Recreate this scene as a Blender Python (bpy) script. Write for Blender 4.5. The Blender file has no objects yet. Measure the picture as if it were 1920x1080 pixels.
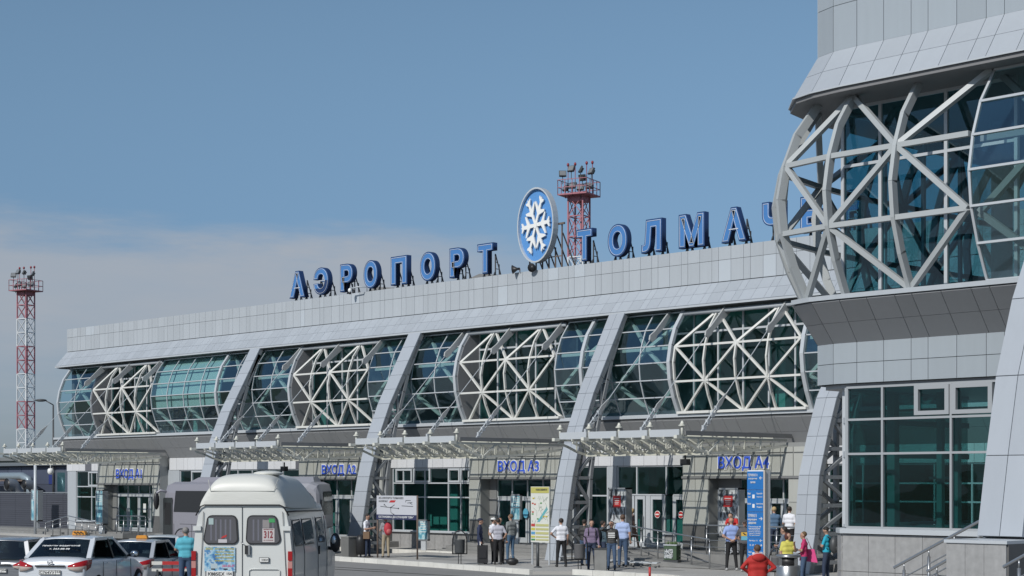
import bpy, bmesh, math, random
from mathutils import Vector, Matrix
from math import radians as R, pi, sin, cos
rnd = random.Random(7)
SC = bpy.context.scene
COL = SC.collection

# ------------------------------------------------------------------ camera, sky, sun, exposure
VIEW = R(45.8)
cam = bpy.data.objects.new('camera', bpy.data.cameras.new('camera'))
COL.objects.link(cam)
cam.location = (0, 0, 3.1)
cam.rotation_euler = (R(90), 0, VIEW)
cam.data.lens = 60; cam.data.sensor_width = 36; cam.data.shift_y = 0.1901
cam.data.clip_start = 0.5; cam.data.clip_end = 4000
SC.camera = cam

SUN_EL = 38.0
SUN_DIR = Vector((0.19 * cos(R(SUN_EL)), -0.982 * cos(R(SUN_EL)), sin(R(SUN_EL)))).normalized()
sd = bpy.data.lights.new('sun', 'SUN'); sun = bpy.data.objects.new('sun', sd); COL.objects.link(sun)
sd.energy = 4.1; sd.angle = R(0.5); sd.color = (1.0, 0.965, 0.91)
sun.rotation_euler = SUN_DIR.to_track_quat('Z', 'Y').to_euler()

W = bpy.data.worlds.new('World'); SC.world = W; W.use_nodes = True
nt = W.node_tree; nt.nodes.clear()
def wn(t, **k):
    n = nt.nodes.new(t)
    for a, b in k.items(): setattr(n, a, b)
    return n
sky = wn('ShaderNodeTexSky'); sky.sky_type = 'NISHITA'; sky.sun_disc = False
sky.sun_elevation = R(SUN_EL); sky.sun_rotation = math.atan2(SUN_DIR.x, SUN_DIR.y)
sky.air_density = 1.0; sky.dust_density = 0.6; sky.ozone_density = 2.0; sky.altitude = 100
tc = wn('ShaderNodeTexCoord'); sep = wn('ShaderNodeSeparateXYZ')
nt.links.new(tc.outputs['Generated'], sep.inputs[0])
def wmath(op, a, b=None, c=None):
    n = wn('ShaderNodeMath', operation=op)
    for i, v in enumerate((a, b, c)):
        if v is None: continue
        if isinstance(v, (int, float)): n.inputs[i].default_value = v
        else: nt.links.new(v, n.inputs[i])
    return n.outputs[0]
mp = wn('ShaderNodeMapping'); mp.inputs['Scale'].default_value = (3, 3, 16)
nt.links.new(tc.outputs['Generated'], mp.inputs[0])
noi = wn('ShaderNodeTexNoise'); noi.inputs['Scale'].default_value = 1.6; noi.inputs['Detail'].default_value = 6
noi.inputs['Roughness'].default_value = 0.62
nt.links.new(mp.outputs[0], noi.inputs[0])
side = wmath('ADD', wmath('MULTIPLY', sep.outputs[0], 0.697), wmath('MULTIPLY', sep.outputs[1], 0.717))
top = wmath('SUBTRACT', 0.160, wmath('MULTIPLY', wmath('ADD', side, 0.3), 0.06))
nz = wmath('MULTIPLY', wmath('SUBTRACT', noi.outputs[0], 0.5), 0.075)
edge = wmath('SUBTRACT', wmath('ADD', top, nz), sep.outputs[2])
def smooth(v, a, b):
    n = wn('ShaderNodeMapRange'); n.interpolation_type = 'SMOOTHSTEP'
    n.inputs[1].default_value = a; n.inputs[2].default_value = b
    nt.links.new(v, n.inputs[0]); return n.outputs[0]
cm = wmath('MULTIPLY', smooth(edge, -0.004, 0.028), smooth(wmath('MULTIPLY', side, -1), -0.09, 0.10))
cm = wmath('MULTIPLY', cm, smooth(wmath('ADD', sep.outputs[2], nz), -0.02, 0.10))
cm = wmath('MULTIPLY', cm, wmath('ADD', wmath('MULTIPLY', noi.outputs[0], 0.5), 0.50))
hsv = wn('ShaderNodeHueSaturation'); hsv.inputs['Saturation'].default_value = 0.94
nt.links.new(sky.outputs[0], hsv.inputs['Color'])
tint = wn('ShaderNodeMix', data_type='RGBA', blend_type='MULTIPLY'); tint.inputs[0].default_value = 1
# a soft milky layer towards the horizon keeps the low sky from burning out
lift = smooth(sep.outputs[2], -0.02, 0.30)
ramp = wn('ShaderNodeMix', data_type='RGBA'); ramp.inputs[6].default_value = (0.35, 0.465, 0.70, 1); ramp.inputs[7].default_value = (0.80, 0.93, 0.95, 1)
nt.links.new(lift, ramp.inputs[0]); nt.links.new(hsv.outputs[0], tint.inputs[6]); nt.links.new(ramp.outputs[2], tint.inputs[7])
mx = wn('ShaderNodeMix', data_type='RGBA'); mx.inputs[7].default_value = (4.45, 4.65, 5.0, 1)
nt.links.new(cm, mx.inputs[0]); nt.links.new(tint.outputs[2], mx.inputs[6])
bg = wn('ShaderNodeBackground'); bg.inputs['Strength'].default_value = 0.112
nt.links.new(mx.outputs[2], bg.inputs['Color'])
wo = wn('ShaderNodeOutputWorld'); nt.links.new(bg.outputs[0], wo.inputs['Surface'])

vs = SC.view_settings
vs.view_transform = 'Standard'; vs.look = 'None'; vs.exposure = -0.28; vs.gamma = 1.0; vs.use_curve_mapping = False
try:
    SC.cycles.max_bounces = 8; SC.cycles.transparent_max_bounces = 16; SC.cycles.caustics_reflective = False; SC.cycles.caustics_refractive = False
    SC.cycles.diffuse_bounces = 3; SC.cycles.glossy_bounces = 4; SC.cycles.sample_clamp_indirect = 4
except Exception: pass

# ------------------------------------------------------------------ materials
MATS = {}
def mat(name, col, rough=0.55, metal=0.0, var=0.0, noise=0.0, nscale=3.0, bump=0.0, bscale=20.0, spec=0.5, streak=0.0, ospace=False):
    if name in MATS: return MATS[name]
    m = bpy.data.materials.new(name); m.use_nodes = True; MATS[name] = m
    t = m.node_tree; b = t.nodes['Principled BSDF']
    b.inputs['Roughness'].default_value = rough; b.inputs['Metallic'].default_value = metal
    b.inputs['Specular IOR Level'].default_value = spec
    b.inputs['Base Color'].default_value = (*col, 1)
    geo = t.nodes.new('ShaderNodeNewGeometry'); src = geo.outputs['Position']
    if ospace:
        src = t.nodes.new('ShaderNodeTexCoord').outputs['Object']
    val = None
    def mth(op, a, bb):
        n = t.nodes.new('ShaderNodeMath'); n.operation = op
        for i, v in enumerate((a, bb)):
            if isinstance(v, (int, float)): n.inputs[i].default_value = v
            else: t.links.new(v, n.inputs[i])
        return n.outputs[0]
    fac = None
    if var:
        oi = t.nodes.new('ShaderNodeObjectInfo')
        rr = mth('FRACT', mth('ADD', oi.outputs['Random'], geo.outputs['Random Per Island']), 0)
        fac = mth('ADD', mth('MULTIPLY', rr, 2 * var), 1 - var)
    if noise:
        nn = t.nodes.new('ShaderNodeTexNoise'); nn.inputs['Scale'].default_value = nscale; nn.inputs['Detail'].default_value = 6
        t.links.new(src, nn.inputs[0])
        f2 = mth('ADD', mth('MULTIPLY', nn.outputs[0], 2 * noise), 1 - noise)
        fac = f2 if fac is None else mth('MULTIPLY', fac, f2)
    if streak:
        mpn = t.nodes.new('ShaderNodeMapping'); mpn.inputs['Scale'].default_value = (3.5, 3.5, 0.25)
        t.links.new(src, mpn.inputs[0])
        n3 = t.nodes.new('ShaderNodeTexNoise'); n3.inputs['Scale'].default_value = 2.0; n3.inputs['Detail'].default_value = 4
        t.links.new(mpn.outputs[0], n3.inputs[0])
        f3 = mth('ADD', mth('MULTIPLY', n3.outputs[0], 2 * streak), 1 - streak)
        fac = f3 if fac is None else mth('MULTIPLY', fac, f3)
    if fac is not None:
        vm = t.nodes.new('ShaderNodeVectorMath'); vm.operation = 'SCALE'
        vm.inputs[0].default_value = col; t.links.new(fac, vm.inputs['Scale'])
        t.links.new(vm.outputs[0], b.inputs['Base Color'])
    if bump:
        nb = t.nodes.new('ShaderNodeTexNoise'); nb.inputs['Scale'].default_value = bscale; nb.inputs['Detail'].default_value = 4
        t.links.new(src, nb.inputs[0])
        bp = t.nodes.new('ShaderNodeBump'); bp.inputs['Strength'].default_value = bump; bp.inputs['Distance'].default_value = 0.02
        t.links.new(nb.outputs[0], bp.inputs['Height']); t.links.new(bp.outputs[0], b.inputs['Normal'])
    return m

def glass_mat(name, trans, refl=(0.75, 0.85, 0.92), base=0.06, rough=0.01, wave=0.0):
    m = bpy.data.materials.new(name); m.use_nodes = True; MATS[name] = m
    t = m.node_tree; t.nodes.clear()
    o = t.nodes.new('ShaderNodeOutputMaterial'); mixn = t.nodes.new('ShaderNodeMixShader')
    tr = t.nodes.new('ShaderNodeBsdfTransparent'); tr.inputs[0].default_value = (*trans, 1)
    gl = t.nodes.new('ShaderNodeBsdfGlossy'); gl.inputs['Color'].default_value = (*refl, 1); gl.inputs['Roughness'].default_value = rough
    fr = t.nodes.new('ShaderNodeFresnel'); fr.inputs['IOR'].default_value = 1.5
    ad = t.nodes.new('ShaderNodeMath'); ad.operation = 'ADD'; ad.use_clamp = True; ad.inputs[1].default_value = base
    if wave:
        g = t.nodes.new('ShaderNodeNewGeometry')
        oi = t.nodes.new('ShaderNodeObjectInfo')
        va = t.nodes.new('ShaderNodeVectorMath'); va.operation = 'ADD'
        t.links.new(g.outputs['Position'], va.inputs[0]); t.links.new(oi.outputs['Random'], va.inputs[1])
        nb = t.nodes.new('ShaderNodeTexNoise'); nb.inputs['Scale'].default_value = 0.9; nb.inputs['Detail'].default_value = 1
        t.links.new(va.outputs[0], nb.inputs[0])
        bp = t.nodes.new('ShaderNodeBump'); bp.inputs['Strength'].default_value = wave; bp.inputs['Distance'].default_value = 0.08
        t.links.new(nb.outputs[0], bp.inputs['Height']); t.links.new(bp.outputs[0], gl.inputs['Normal'])
    # only the outer face of a pane reflects; leaving the pane the ray just passes
    gg = t.nodes.new('ShaderNodeNewGeometry'); iv = t.nodes.new('ShaderNodeMath'); iv.operation = 'SUBTRACT'; iv.inputs[0].default_value = 1
    t.links.new(gg.outputs['Backfacing'], iv.inputs[1]); mu = t.nodes.new('ShaderNodeMath'); mu.operation = 'MULTIPLY'
    t.links.new(fr.outputs[0], ad.inputs[0]); t.links.new(ad.outputs[0], mu.inputs[0]); t.links.new(iv.outputs[0], mu.inputs[1]); t.links.new(mu.outputs[0], mixn.inputs[0])
    t.links.new(tr.outputs[0], mixn.inputs[1]); t.links.new(gl.outputs[0], mixn.inputs[2]); t.links.new(mixn.outputs[0], o.inputs[0])
    return m

M_CLAD = mat('cladding', (0.41, 0.44, 0.47), 0.42, 0.0, var=0.05, streak=0.05)
M_CLAD2 = mat('cladding_dark', (0.135, 0.14, 0.16), 0.5, 0.1, var=0.05)
M_CLADW = mat('cladding_white', (0.60, 0.61, 0.63), 0.5, 0.0, var=0.04, streak=0.05)
M_JOINT = mat('joint', (0.10, 0.105, 0.11), 0.8)
M_SOFF = mat('soffit_panel', (0.33, 0.335, 0.345), 0.5, 0.0, var=0.03, streak=0.05)
M_TRUSS = mat('truss_paint', (0.66, 0.66, 0.63), 0.5, noise=0.05, nscale=2)
M_TRUSSG = mat('truss_grey_paint', (0.50, 0.52, 0.53), 0.45, noise=0.06, nscale=2)
M_LATT = mat('lattice_paint', (0.27, 0.285, 0.30), 0.5, noise=0.08, nscale=2)
M_CANO = mat('canopy_paint', (0.62, 0.62, 0.56), 0.55, noise=0.08, nscale=1.5)
M_MULL = mat('mullion', (0.50, 0.53, 0.56), 0.4, 0.1)
M_MULLD = mat('mullion_dark', (0.30, 0.31, 0.33), 0.4, 0.2)
M_SIGNP = mat('sign_panel', (0.45, 0.46, 0.435), 0.5, 0.1, var=0.05, streak=0.06)
M_GLASS = glass_mat('bulge_glass', (0.79, 0.90, 0.90), (0.62, 0.80, 0.90), 0.20, 0.015, 0.25)
M_GLASSD = glass_mat('window_glass', (0.55, 0.80, 0.78), (0.60, 0.78, 0.80), 0.05, 0.01, 0.15)
M_GLASSW = glass_mat('wing_window_glass', (0.40, 0.62, 0.62), (0.60, 0.78, 0.80), 0.04, 0.01, 0.15)
M_GLASSC = glass_mat('car_glass', (0.22, 0.27, 0.28), (0.8, 0.88, 0.95), 0.05, 0.01, 0)
M_GLASSB = glass_mat('coach_glass', (0.08, 0.08, 0.09), (0.5, 0.55, 0.6), 0.03, 0.06, 0)
M_BLIND = mat('blind', (0.60, 0.70, 0.69), 0.8)
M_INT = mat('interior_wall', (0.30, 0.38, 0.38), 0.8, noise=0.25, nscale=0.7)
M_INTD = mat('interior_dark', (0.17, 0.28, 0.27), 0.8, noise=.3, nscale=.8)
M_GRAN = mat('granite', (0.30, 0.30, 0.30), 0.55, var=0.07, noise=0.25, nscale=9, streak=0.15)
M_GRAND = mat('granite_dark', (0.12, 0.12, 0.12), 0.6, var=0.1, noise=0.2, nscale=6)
M_STEP = mat('stair_stone', (0.22, 0.22, 0.215), 0.7, noise=0.25, nscale=2.5, bump=0.3)
M_STEEL = mat('brushed_steel', (0.42, 0.43, 0.44), 0.3, 0.8)
M_BLACK = mat('black_plastic', (0.02, 0.02, 0.022), 0.45)
M_DGREY = mat('dark_metal', (0.075, 0.08, 0.085), 0.5, 0.2)
M_KERB = mat('kerb_white', (0.62, 0.61, 0.57), 0.8, noise=0.22, nscale=2.2, var=0.06, bump=0.4)
M_WHITE = mat('white_paint', (0.78, 0.79, 0.78), 0.4)
M_RED = mat('red_paint', (0.45, 0.03, 0.03), 0.5)
M_MASTR = mat('mast_red', (0.38, 0.15, 0.18), 0.6)
M_MASTW = mat('mast_white', (0.62, 0.64, 0.66), 0.6)
M_NAVY = mat('letter_navy', (0.018, 0.045, 0.13), 0.45)
M_BLUE = mat('letter_blue', (0.065, 0.20, 0.47), 0.35)
M_NEON = mat('letter_tube', (0.60, 0.63, 0.68), 0.3)
M_SBLUE = mat('sign_blue', (0.05, 0.13, 0.72), 0.4)
M_RUST = mat('rusty_frame', (0.16, 0.12, 0.10), 0.8, noise=0.3, nscale=5)
M_PIPE = mat('pipe_grey', (0.34, 0.36, 0.38), 0.4, 0.4)
M_TYRE = mat('tyre', (0.018, 0.018, 0.018), 0.85)

# ------------------------------------------------------------------ helpers
OFF = {}
def setprops(o, label=None, cat=None, group=None, kind=None):
    if label: o['label'] = label
    if cat: o['category'] = cat
    if group: o['group'] = group
    if kind: o['kind'] = kind
    return o
def thing(name, label, cat, loc=(0, 0, 0), rz=0.0, group=None, world=False):
    """Empty at the base of a thing.  world=True: its parts are given in world coordinates."""
    o = bpy.data.objects.new(name, None); COL.objects.link(o)
    o.empty_display_size = 0.3
    o.location = loc; o.rotation_euler = (0, 0, rz)
    OFF[o.name] = Vector(loc) if world else Vector((0, 0, 0))
    return setprops(o, label, cat, group)
def off(p): return OFF.get(p.name, Vector((0, 0, 0))) if p else Vector((0, 0, 0))

UNIT = {}
def unit(shape, m):
    k = (shape, m.name)
    if k in UNIT: return UNIT[k]
    me = bpy.data.meshes.new(shape + '_' + m.name)
    bm = bmesh.new()
    if shape == 'box': bmesh.ops.create_cube(bm, size=1)
    elif shape == 'rod': bmesh.ops.create_cone(bm, cap_ends=True, segments=8, radius1=0.5, radius2=0.5, depth=1)
    bm.to_mesh(me); bm.free(); me.materials.append(m); UNIT[k] = me
    return me
def frame_M(a, b, w, h, up=Vector((0, 0, 1)), ext=0.0):
    a = Vector(a); b = Vector(b); d = (b - a); L = d.length + ext; d.normalize()
    up = Vector(up)
    if abs(d.dot(up)) > 0.995: up = Vector((0, 1, 0)) if abs(d.y) < 0.9 else Vector((1, 0, 0))
    x = d.cross(up).normalized(); y = x.cross(d).normalized()
    M = Matrix((x * w, y * h, d * L)).transposed().to_4x4()
    M.translation = (a + b) / 2
    return M
def inst(name, shape, m, M, parent=None, **kw):
    o = bpy.data.objects.new(name, unit(shape, m)); COL.objects.link(o)
    if parent:
        o.parent = parent; M = Matrix.Translation(-off(parent)) @ M
    o.matrix_basis = M
    return setprops(o, **kw)
def ibox(name, m, c, s, parent=None, rot=None, **kw):
    M = Matrix.Translation(c) @ (rot.to_4x4() if rot else Matrix.Identity(4)) @ Matrix.Diagonal((*s, 1))
    return inst(name, 'box', m, M, parent, **kw)
def ibeam(name, m, a, b, w, h, parent=None, up=(0, 0, 1), ext=0.0, shape='box', **kw):
    return inst(name, shape, m, frame_M(a, b, w, h, Vector(up), ext), parent, **kw)

class MB:
    def __init__(s): s.v = []; s.f = []; s.m = []; s.smooth = []
    def add(s, vs, fs, mi=0, sm=False):
        k = len(s.v); s.v += [tuple(p) for p in vs]
        for f in fs: s.f.append([i + k for i in f]); s.m.append(mi); s.smooth.append(sm)
        return s
    def mbox(s, M, mi=0):
        vs = [M @ Vector((x, y, z)) for x in (-.5, .5) for y in (-.5, .5) for z in (-.5, .5)]
        return s.add(vs, [(0, 1, 3, 2), (4, 6, 7, 5), (0, 4, 5, 1), (2, 3, 7, 6), (0, 2, 6, 4), (1, 5, 7, 3)], mi)
    def box(s, c, z, mi=0, rot=None):
        return s.mbox(Matrix.Translation(c) @ (rot.to_4x4() if rot else Matrix.Identity(4)) @ Matrix.Diagonal((*z, 1)), mi)
    def bx(s, x0, x1, y0, y1, z0, z1, mi=0):
        return s.box(((x0 + x1) / 2, (y0 + y1) / 2, (z0 + z1) / 2), (abs(x1 - x0), abs(y1 - y0), abs(z1 - z0)), mi)
    def beam(s, a, b, w, h=None, mi=0, up=(0, 0, 1), ext=0.0):
        return s.mbox(frame_M(a, b, w, h or w, Vector(up), ext), mi)
    def tube(s, pts, r, n=8, mi=0, caps=True, closed=False):
        pts = [Vector(p) for p in pts]; N = len(pts)
        rs = r if isinstance(r, (list, tuple)) else [r] * N
        vs = []; prev = None
        for i, p in enumerate(pts):
            if closed: d = pts[(i + 1) % N] - pts[i - 1]
            else: d = (pts[min(i + 1, N - 1)] - pts[max(i - 1, 0)])
            d.normalize()
            ref = prev if prev is not None else (Vector((0, 0, 1)) if abs(d.z) < 0.9 else Vector((1, 0, 0)))
            x = d.cross(ref)
            if x.length < 1e-5: x = d.cross(Vector((0.3, 1, 0.2)))
            x.normalize(); y = x.cross(d).normalized(); prev = y
            for k in range(n):
                a = 2 * pi * k / n; vs.append(p + (x * cos(a) + y * sin(a)) * rs[i])
        fs = []
        for i in range(N if closed else N - 1):
            j = (i + 1) % N
            for k in range(n): fs.append((i * n + k, i * n + (k + 1) % n, j * n + (k + 1) % n, j * n + k))
        if caps and not closed: fs += [list(range(n))[::-1], [(N - 1) * n + k for k in range(n)]]
        return s.add(vs, fs, mi, True)
    def extrude(s, loop, d, mi=0, mcap=None):
        """closed loop of points pushed along vector d"""
        n = len(loop); loop = [Vector(p) for p in loop]; d = Vector(d)
        s.add(loop + [p + d for p in loop], [(i, (i + 1) % n, n + (i + 1) % n, n + i) for i in range(n)], mi)
        k = len(s.v) - 2 * n
        s.f += [[k + i for i in range(n)][::-1], [k + n + i for i in range(n)]]
        s.m += [mi if mcap is None else mcap] * 2; s.smooth += [False] * 2
        return s
    def ell(s, c, r, n=12, m_=8, mi=0, rot=None):
        vs = []; c = Vector(c)
        for j in range(m_ + 1):
            th = pi * j / m_
            for k in range(n):
                a = 2 * pi * k / n
                p = Vector((r[0] * sin(th) * cos(a), r[1] * sin(th) * sin(a), r[2] * cos(th)))
                if rot: p = rot @ p
                vs.append(c + p)
        fs = [(j * n + k, (j + 1) * n + k, (j + 1) * n + (k + 1) % n, j * n + (k + 1) % n) for j in range(m_) for k in range(n)]
        return s.add(vs, fs, mi, True)
    def lathe(s, c, prof, n=16, mi=0, sm=True):
        vs = [(c[0] + r * cos(2 * pi * k / n), c[1] + r * sin(2 * pi * k / n), c[2] + z) for r, z in prof for k in range(n)]
        fs = [(i * n + k, i * n + (k + 1) % n, (i + 1) * n + (k + 1) % n, (i + 1) * n + k) for i in range(len(prof) - 1) for k in range(n)]
        fs += [[k for k in range(n)][::-1], [(len(prof) - 1) * n + k for k in range(n)]]
        return s.add(vs, fs, mi, sm)
    def build(s, name, mats, parent=None, **kw):
        me = bpy.data.meshes.new(name)
        o_ = off(parent)
        me.from_pydata([(p[0] - o_.x, p[1] - o_.y, p[2] - o_.z) for p in s.v], [], s.f)
        if not isinstance(mats, (list, tuple)): mats = [mats]
        for m in mats: me.materials.append(m)
        me.polygons.foreach_set('material_index', s.m); me.polygons.foreach_set('use_smooth', s.smooth)
        me.update()
        bm = bmesh.new(); bm.from_mesh(me); bmesh.ops.recalc_face_normals(bm, faces=bm.faces); bm.to_mesh(me); bm.free()
        o = bpy.data.objects.new(name, me); COL.objects.link(o)
        if parent: o.parent = parent; OFF[o.name] = o_
        return setprops(o, **kw)

def rootmesh(o, label, cat, base, group=None, kind=None):
    """give a single-mesh thing its origin at its base"""
    b = Vector(base); o.data.transform(Matrix.Translation(-b)); o.location = b
    return setprops(o, label, cat, group, kind)

TXT = {}
def text_data(body, w, h, ext=0.02, offset=0.0, outline=0.0, res=4, keep=False):
    """text as a mesh, standing, facing -Y, fitted to w x h, centred in x, base at z=0"""
    c = bpy.data.curves.new('lettering', 'FONT'); c.body = body; c.resolution_u = res
    c.size = 1.0; c.offset = offset; c.align_x = 'CENTER'; c.space_line = 1.1
    if outline:
        c.fill_mode = 'NONE'; c.bevel_depth = outline; c.bevel_resolution = 1; c.extrude = 0
    else: c.extrude = ext
    o = bpy.data.objects.new('lettering', c); COL.objects.link(o)
    dg = bpy.context.evaluated_depsgraph_get(); dg.update()
    me = bpy.data.meshes.new_from_object(o.evaluated_get(dg))
    bpy.data.objects.remove(o); bpy.data.curves.remove(c)
    xs = [v.co.x for v in me.vertices]; ys = [v.co.y for v in me.vertices]
    if not xs: return me
    x0, x1, y0, y1 = min(xs), max(xs), min(ys), max(ys)
    sx = w / (x1 - x0); sy = (h / (y1 - y0)) if h else sx
    for v in me.vertices:
        x, y, z = v.co; v.co = ((x - (x0 + x1) / 2) * sx, -z, (y - y0) * sy)
    return me
def text_obj(name, body, w, h, m, loc, rz=0.0, parent=None, ext=0.01, offset=0.0, outline=0.0, rx=0.0, res=3, **kw):
    me = text_data(body, w, h, ext, offset, outline, res)
    me.materials.clear(); me.materials.append(m)
    me.polygons.foreach_set('material_index', [0] * len(me.polygons))
    o = bpy.data.objects.new(name, me); COL.objects.link(o)
    if parent: o.parent = parent
    o.location = Vector(loc) - off(parent); o.rotation_euler = (rx, 0, rz)
    return setprops(o, **kw)
# ------------------------------------------------------------------ ground
def smoothstep(a, b, v):
    t = max(0, min(1, (v - a) / (b - a))); return t * t * (3 - 2 * t)
def road_z(x, y):
    zc = -0.717 * x + 0.697 * y; xc = 0.697 * x + 0.717 * y
    return -0.12 + 0.45 * smoothstep(54, 40, zc) * smoothstep(0.5, -4.0, xc)
M_ROAD = mat('asphalt', (0.24, 0.237, 0.23), 0.85, noise=0.22, nscale=0.35, bump=0.5, bscale=30, spec=0.3)
M_PAVE = mat('plaza_asphalt', (0.39, 0.382, 0.365), 0.85, noise=0.16, nscale=0.45, bump=0.4, bscale=35, spec=0.3)
M_EARTH = mat('grass_field', (0.07, 0.08, 0.045), 0.95, noise=0.3, nscale=0.02)
g = MB()
g.add([(-2500, -2500, -0.4), (2500, -2500, -0.4), (2500, 2500, -0.4), (-2500, 2500, -0.4)], [(0, 1, 2, 3)])
g.build('ground', M_EARTH, kind='structure')
xs = [-160, -130, -110, -95] + [-90 + 2 * i for i in range(36)] + [-16, -10, 0, 20, 60]
ys = [-60, -30, -10] + [2 * i for i in range(0, 29)] + [60, 90, 140]
vs = [(x, y, road_z(x, y)) for y in ys for x in xs]; n = len(xs)
fs = [(j * n + i, j * n + i + 1, (j + 1) * n + i + 1, (j + 1) * n + i) for j in range(len(ys) - 1) for i in range(n - 1)]
g = MB(); g.add(vs, fs, 0, True); g.build('road', M_ROAD, kind='structure')
plaza = [(-57.3, 53.6), (-57.3, 45.6), (-56.9, 44.6), (-56.0, 44.0), (-48.5, 43.15), (-42.3, 42.15), (-41.2, 43.25), (-37.2, 43.05), (-34.0, 42.0), (-12.9, 15.4), (-6, 15.0), (-6, 53.6)]
g = MB(); g.extrude([(x, y, -0.5) for x, y in plaza], (0, 0, 0.5)); g.build('plaza_pavement', M_PAVE, kind='structure')
g = MB(); g.bx(-104, -57.4, 50.6, 53.6, -0.5, 0.02); g.build('entrance_pavement', M_PAVE, kind='structure')
# worn patches, joints and drains on the plaza
g = MB()
for x0, y0, w, d, a in ((-50, 46.3, 5.2, 1.3, 0.02), (-41, 46.0, 4.0, 1.0, -0.03), (-29, 42, 2.0, 2.6, 0.1), (-45, 48.4, 7, 0.5, 0)):
    g.box((x0, y0, 0.004), (w, d, 0.004), 0, Matrix.Rotation(a, 3, 'Z'))
g.build('asphalt_patch', mat('patch', (0.28, 0.275, 0.265), 0.9, noise=0.2, nscale=2), kind='structure')
g = MB()
for x0, y0, w, d, a, c in ((-47, 39.5, 9, 0.07, 0.02, 0), (-52, 40.5, 8, 0.06, -0.04, 0), (-33, 35.5, 0.08, 9, 0.3, 0)):
    g.box((x0, y0, road_z(x0, y0) + 0.012), (w, d, 0.008), 0, Matrix.Rotation(a, 3, 'Z'))
g.build('tar_seam', mat('tar', (0.05, 0.05, 0.05), 0.8), kind='structure')

def kerb(pts, name, label, group):
    t = thing(name, label, 'kerb', (*pts[0], 0), world=True, group=group)
    for (x0, y0), (x1, y1) in zip(pts, pts[1:]):
        L = math.hypot(x1 - x0, y1 - y0); k = max(1, round(L / 1.0))
        for i in range(k):
            a = Vector((x0, y0, -0.03)).lerp(Vector((x1, y1, -0.03)), i / k)
            b = Vector((x0, y0, -0.03)).lerp(Vector((x1, y1, -0.03)), (i + 1) / k)
            dz = rnd.uniform(-0.008, 0.008)
            ibeam('kerb_stone', M_KERB, a + Vector((0, 0, dz)), b + Vector((0, 0, dz)), 0.2, 0.2, t, ext=-0.015)
kerb([(-57.4, 46.0), (-57.0, 44.7), (-56.1, 43.95), (-48.5, 43.1), (-42.3, 42.1)], 'painted_kerb', 'long white painted kerb along the plaza in front of entrance three', 'white painted kerbs')
kerb([(-41.3, 43.2), (-37.2, 43.0), (-34.0, 41.95)], 'painted_kerb', 'short white painted kerb right of the lowered gap, nearest the bins', 'white painted kerbs')
kerb([(-66, 50.55), (-57.4, 50.55)], 'painted_kerb', 'far white painted kerb below the windows left of entrance three', 'white painted kerbs')
kerb([(-57.4, 50.55), (-55.6, 50.55)], 'painted_kerb', 'short end of far white kerb where the entrance three steps begin', 'white painted kerbs')

# ------------------------------------------------------------------ steps and platforms
PZ = 0.45
def steps(name, x0, x1, yf, ztop, k, yback=53.4, m=M_STEP, side=False):
    g = MB(); h = ztop / k
    for i in range(k):
        g.bx(x0 + (0.3 * i if side else 0), x1, yf + 0.32 * i, yback, h * i + 0.002 * i, h * (i + 1))
    return g.build(name, m, kind='structure')
steps('entrance_steps', -56.9, -45.2, 50.6, PZ, 3, side=True)
steps('entrance_platform', -45.2, -20, 49.2, PZ, 1, m=M_STEP)
steps('entrance_steps', -70.4, -62.2, 51.0, 0.3, 2)
steps('entrance_steps', -82.4, -79.4, 51.2, 0.3, 2)
steps('entrance_steps', -112, -91.2, 51.4, 0.3, 2)
g = MB(); g.extrude([(-91.0, 50.2, 0.02), (-82.4, 50.2, 0.30), (-82.4, 50.2, 0.02)], (0, 1.3, 0)); g.bx(-91, -82.4, 51.5, 53.4, 0.02, 0.30)
g.build('entrance_ramp', M_STEP, kind='structure')
g = MB(); g.extrude([(-45.2, 49.19, 0.0), (-45.2, 49.19, PZ), (-38.2, 49.19, 0.02)], (0, -1.5, 0)); g.build('entrance_ramp', M_STEP, kind='structure')

# ------------------------------------------------------------------ main terminal building
T = thing('terminal_building', 'long silver clad airport terminal with bulging glazed upper floor and white trusses', 'terminal building', (-56, 53, 0), world=True)
BX0, BX1 = -93.3, -19.0
def slab_M(x0, x1, p0, p1, t, gap=0.015):
    (y0, z0), (y1, z1) = p0, p1
    L = math.hypot(y1 - y0, z1 - z0); a = math.atan2(y1 - y0, z1 - z0)
    return Matrix.Translation(((x0 + x1) / 2, (y0 + y1) / 2, (z0 + z1) / 2)) @ Matrix.Rotation(-a, 4, 'X') @ Matrix.Diagonal((x1 - x0 - gap, t, L - gap, 1))
def cuts(x0, x1, pat=(0.62, 0.62, 0.34)):
    out = [x0]; i = 0
    while out[-1] < x1 - 0.15:
        out.append(min(x1, out[-1] + pat[i % len(pat)])); i += 1
    out[-1] = x1
    return out
g = MB()
g.bx(BX0, BX0 + 0.3, 53.3, 72, 0, 12.3); g.bx(BX0, BX1, 71.7, 72, 0, 12.3)
g.bx(BX0, BX1, 53.3, 72, 12.0, 12.2); g.bx(BX0, BX1, 53.0, 53.3, 10.3, 12.42)
g.extrude([(BX0, 53.3, 11.03), (BX0, 52.99, 11.03), (BX0, 52.2, 10.14), (BX0, 52.2, 10.05), (BX0, 52.5, 9.99), (BX0, 53.3, 9.99)], (BX1 - BX0, 0, 0))
g.bx(BX0, BX1, 53.3, 62, 9.97, 10.25)
g.build('upper_wall', M_JOINT, T)
g = MB()
g.extrude([(BX0, 53.3, 5.75), (BX0, 52.25, 5.75), (BX0, 52.12, 5.71), (BX0, 52.12, 5.60), (BX0, 52.97, 4.5), (BX0, 53.3, 4.5)], (BX1 - BX0, 0, 0))
g.bx(BX0, BX1, 52.99, 53.3, 3.80, 4.49)
g.build('lower_wall', M_JOINT, T)
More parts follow.
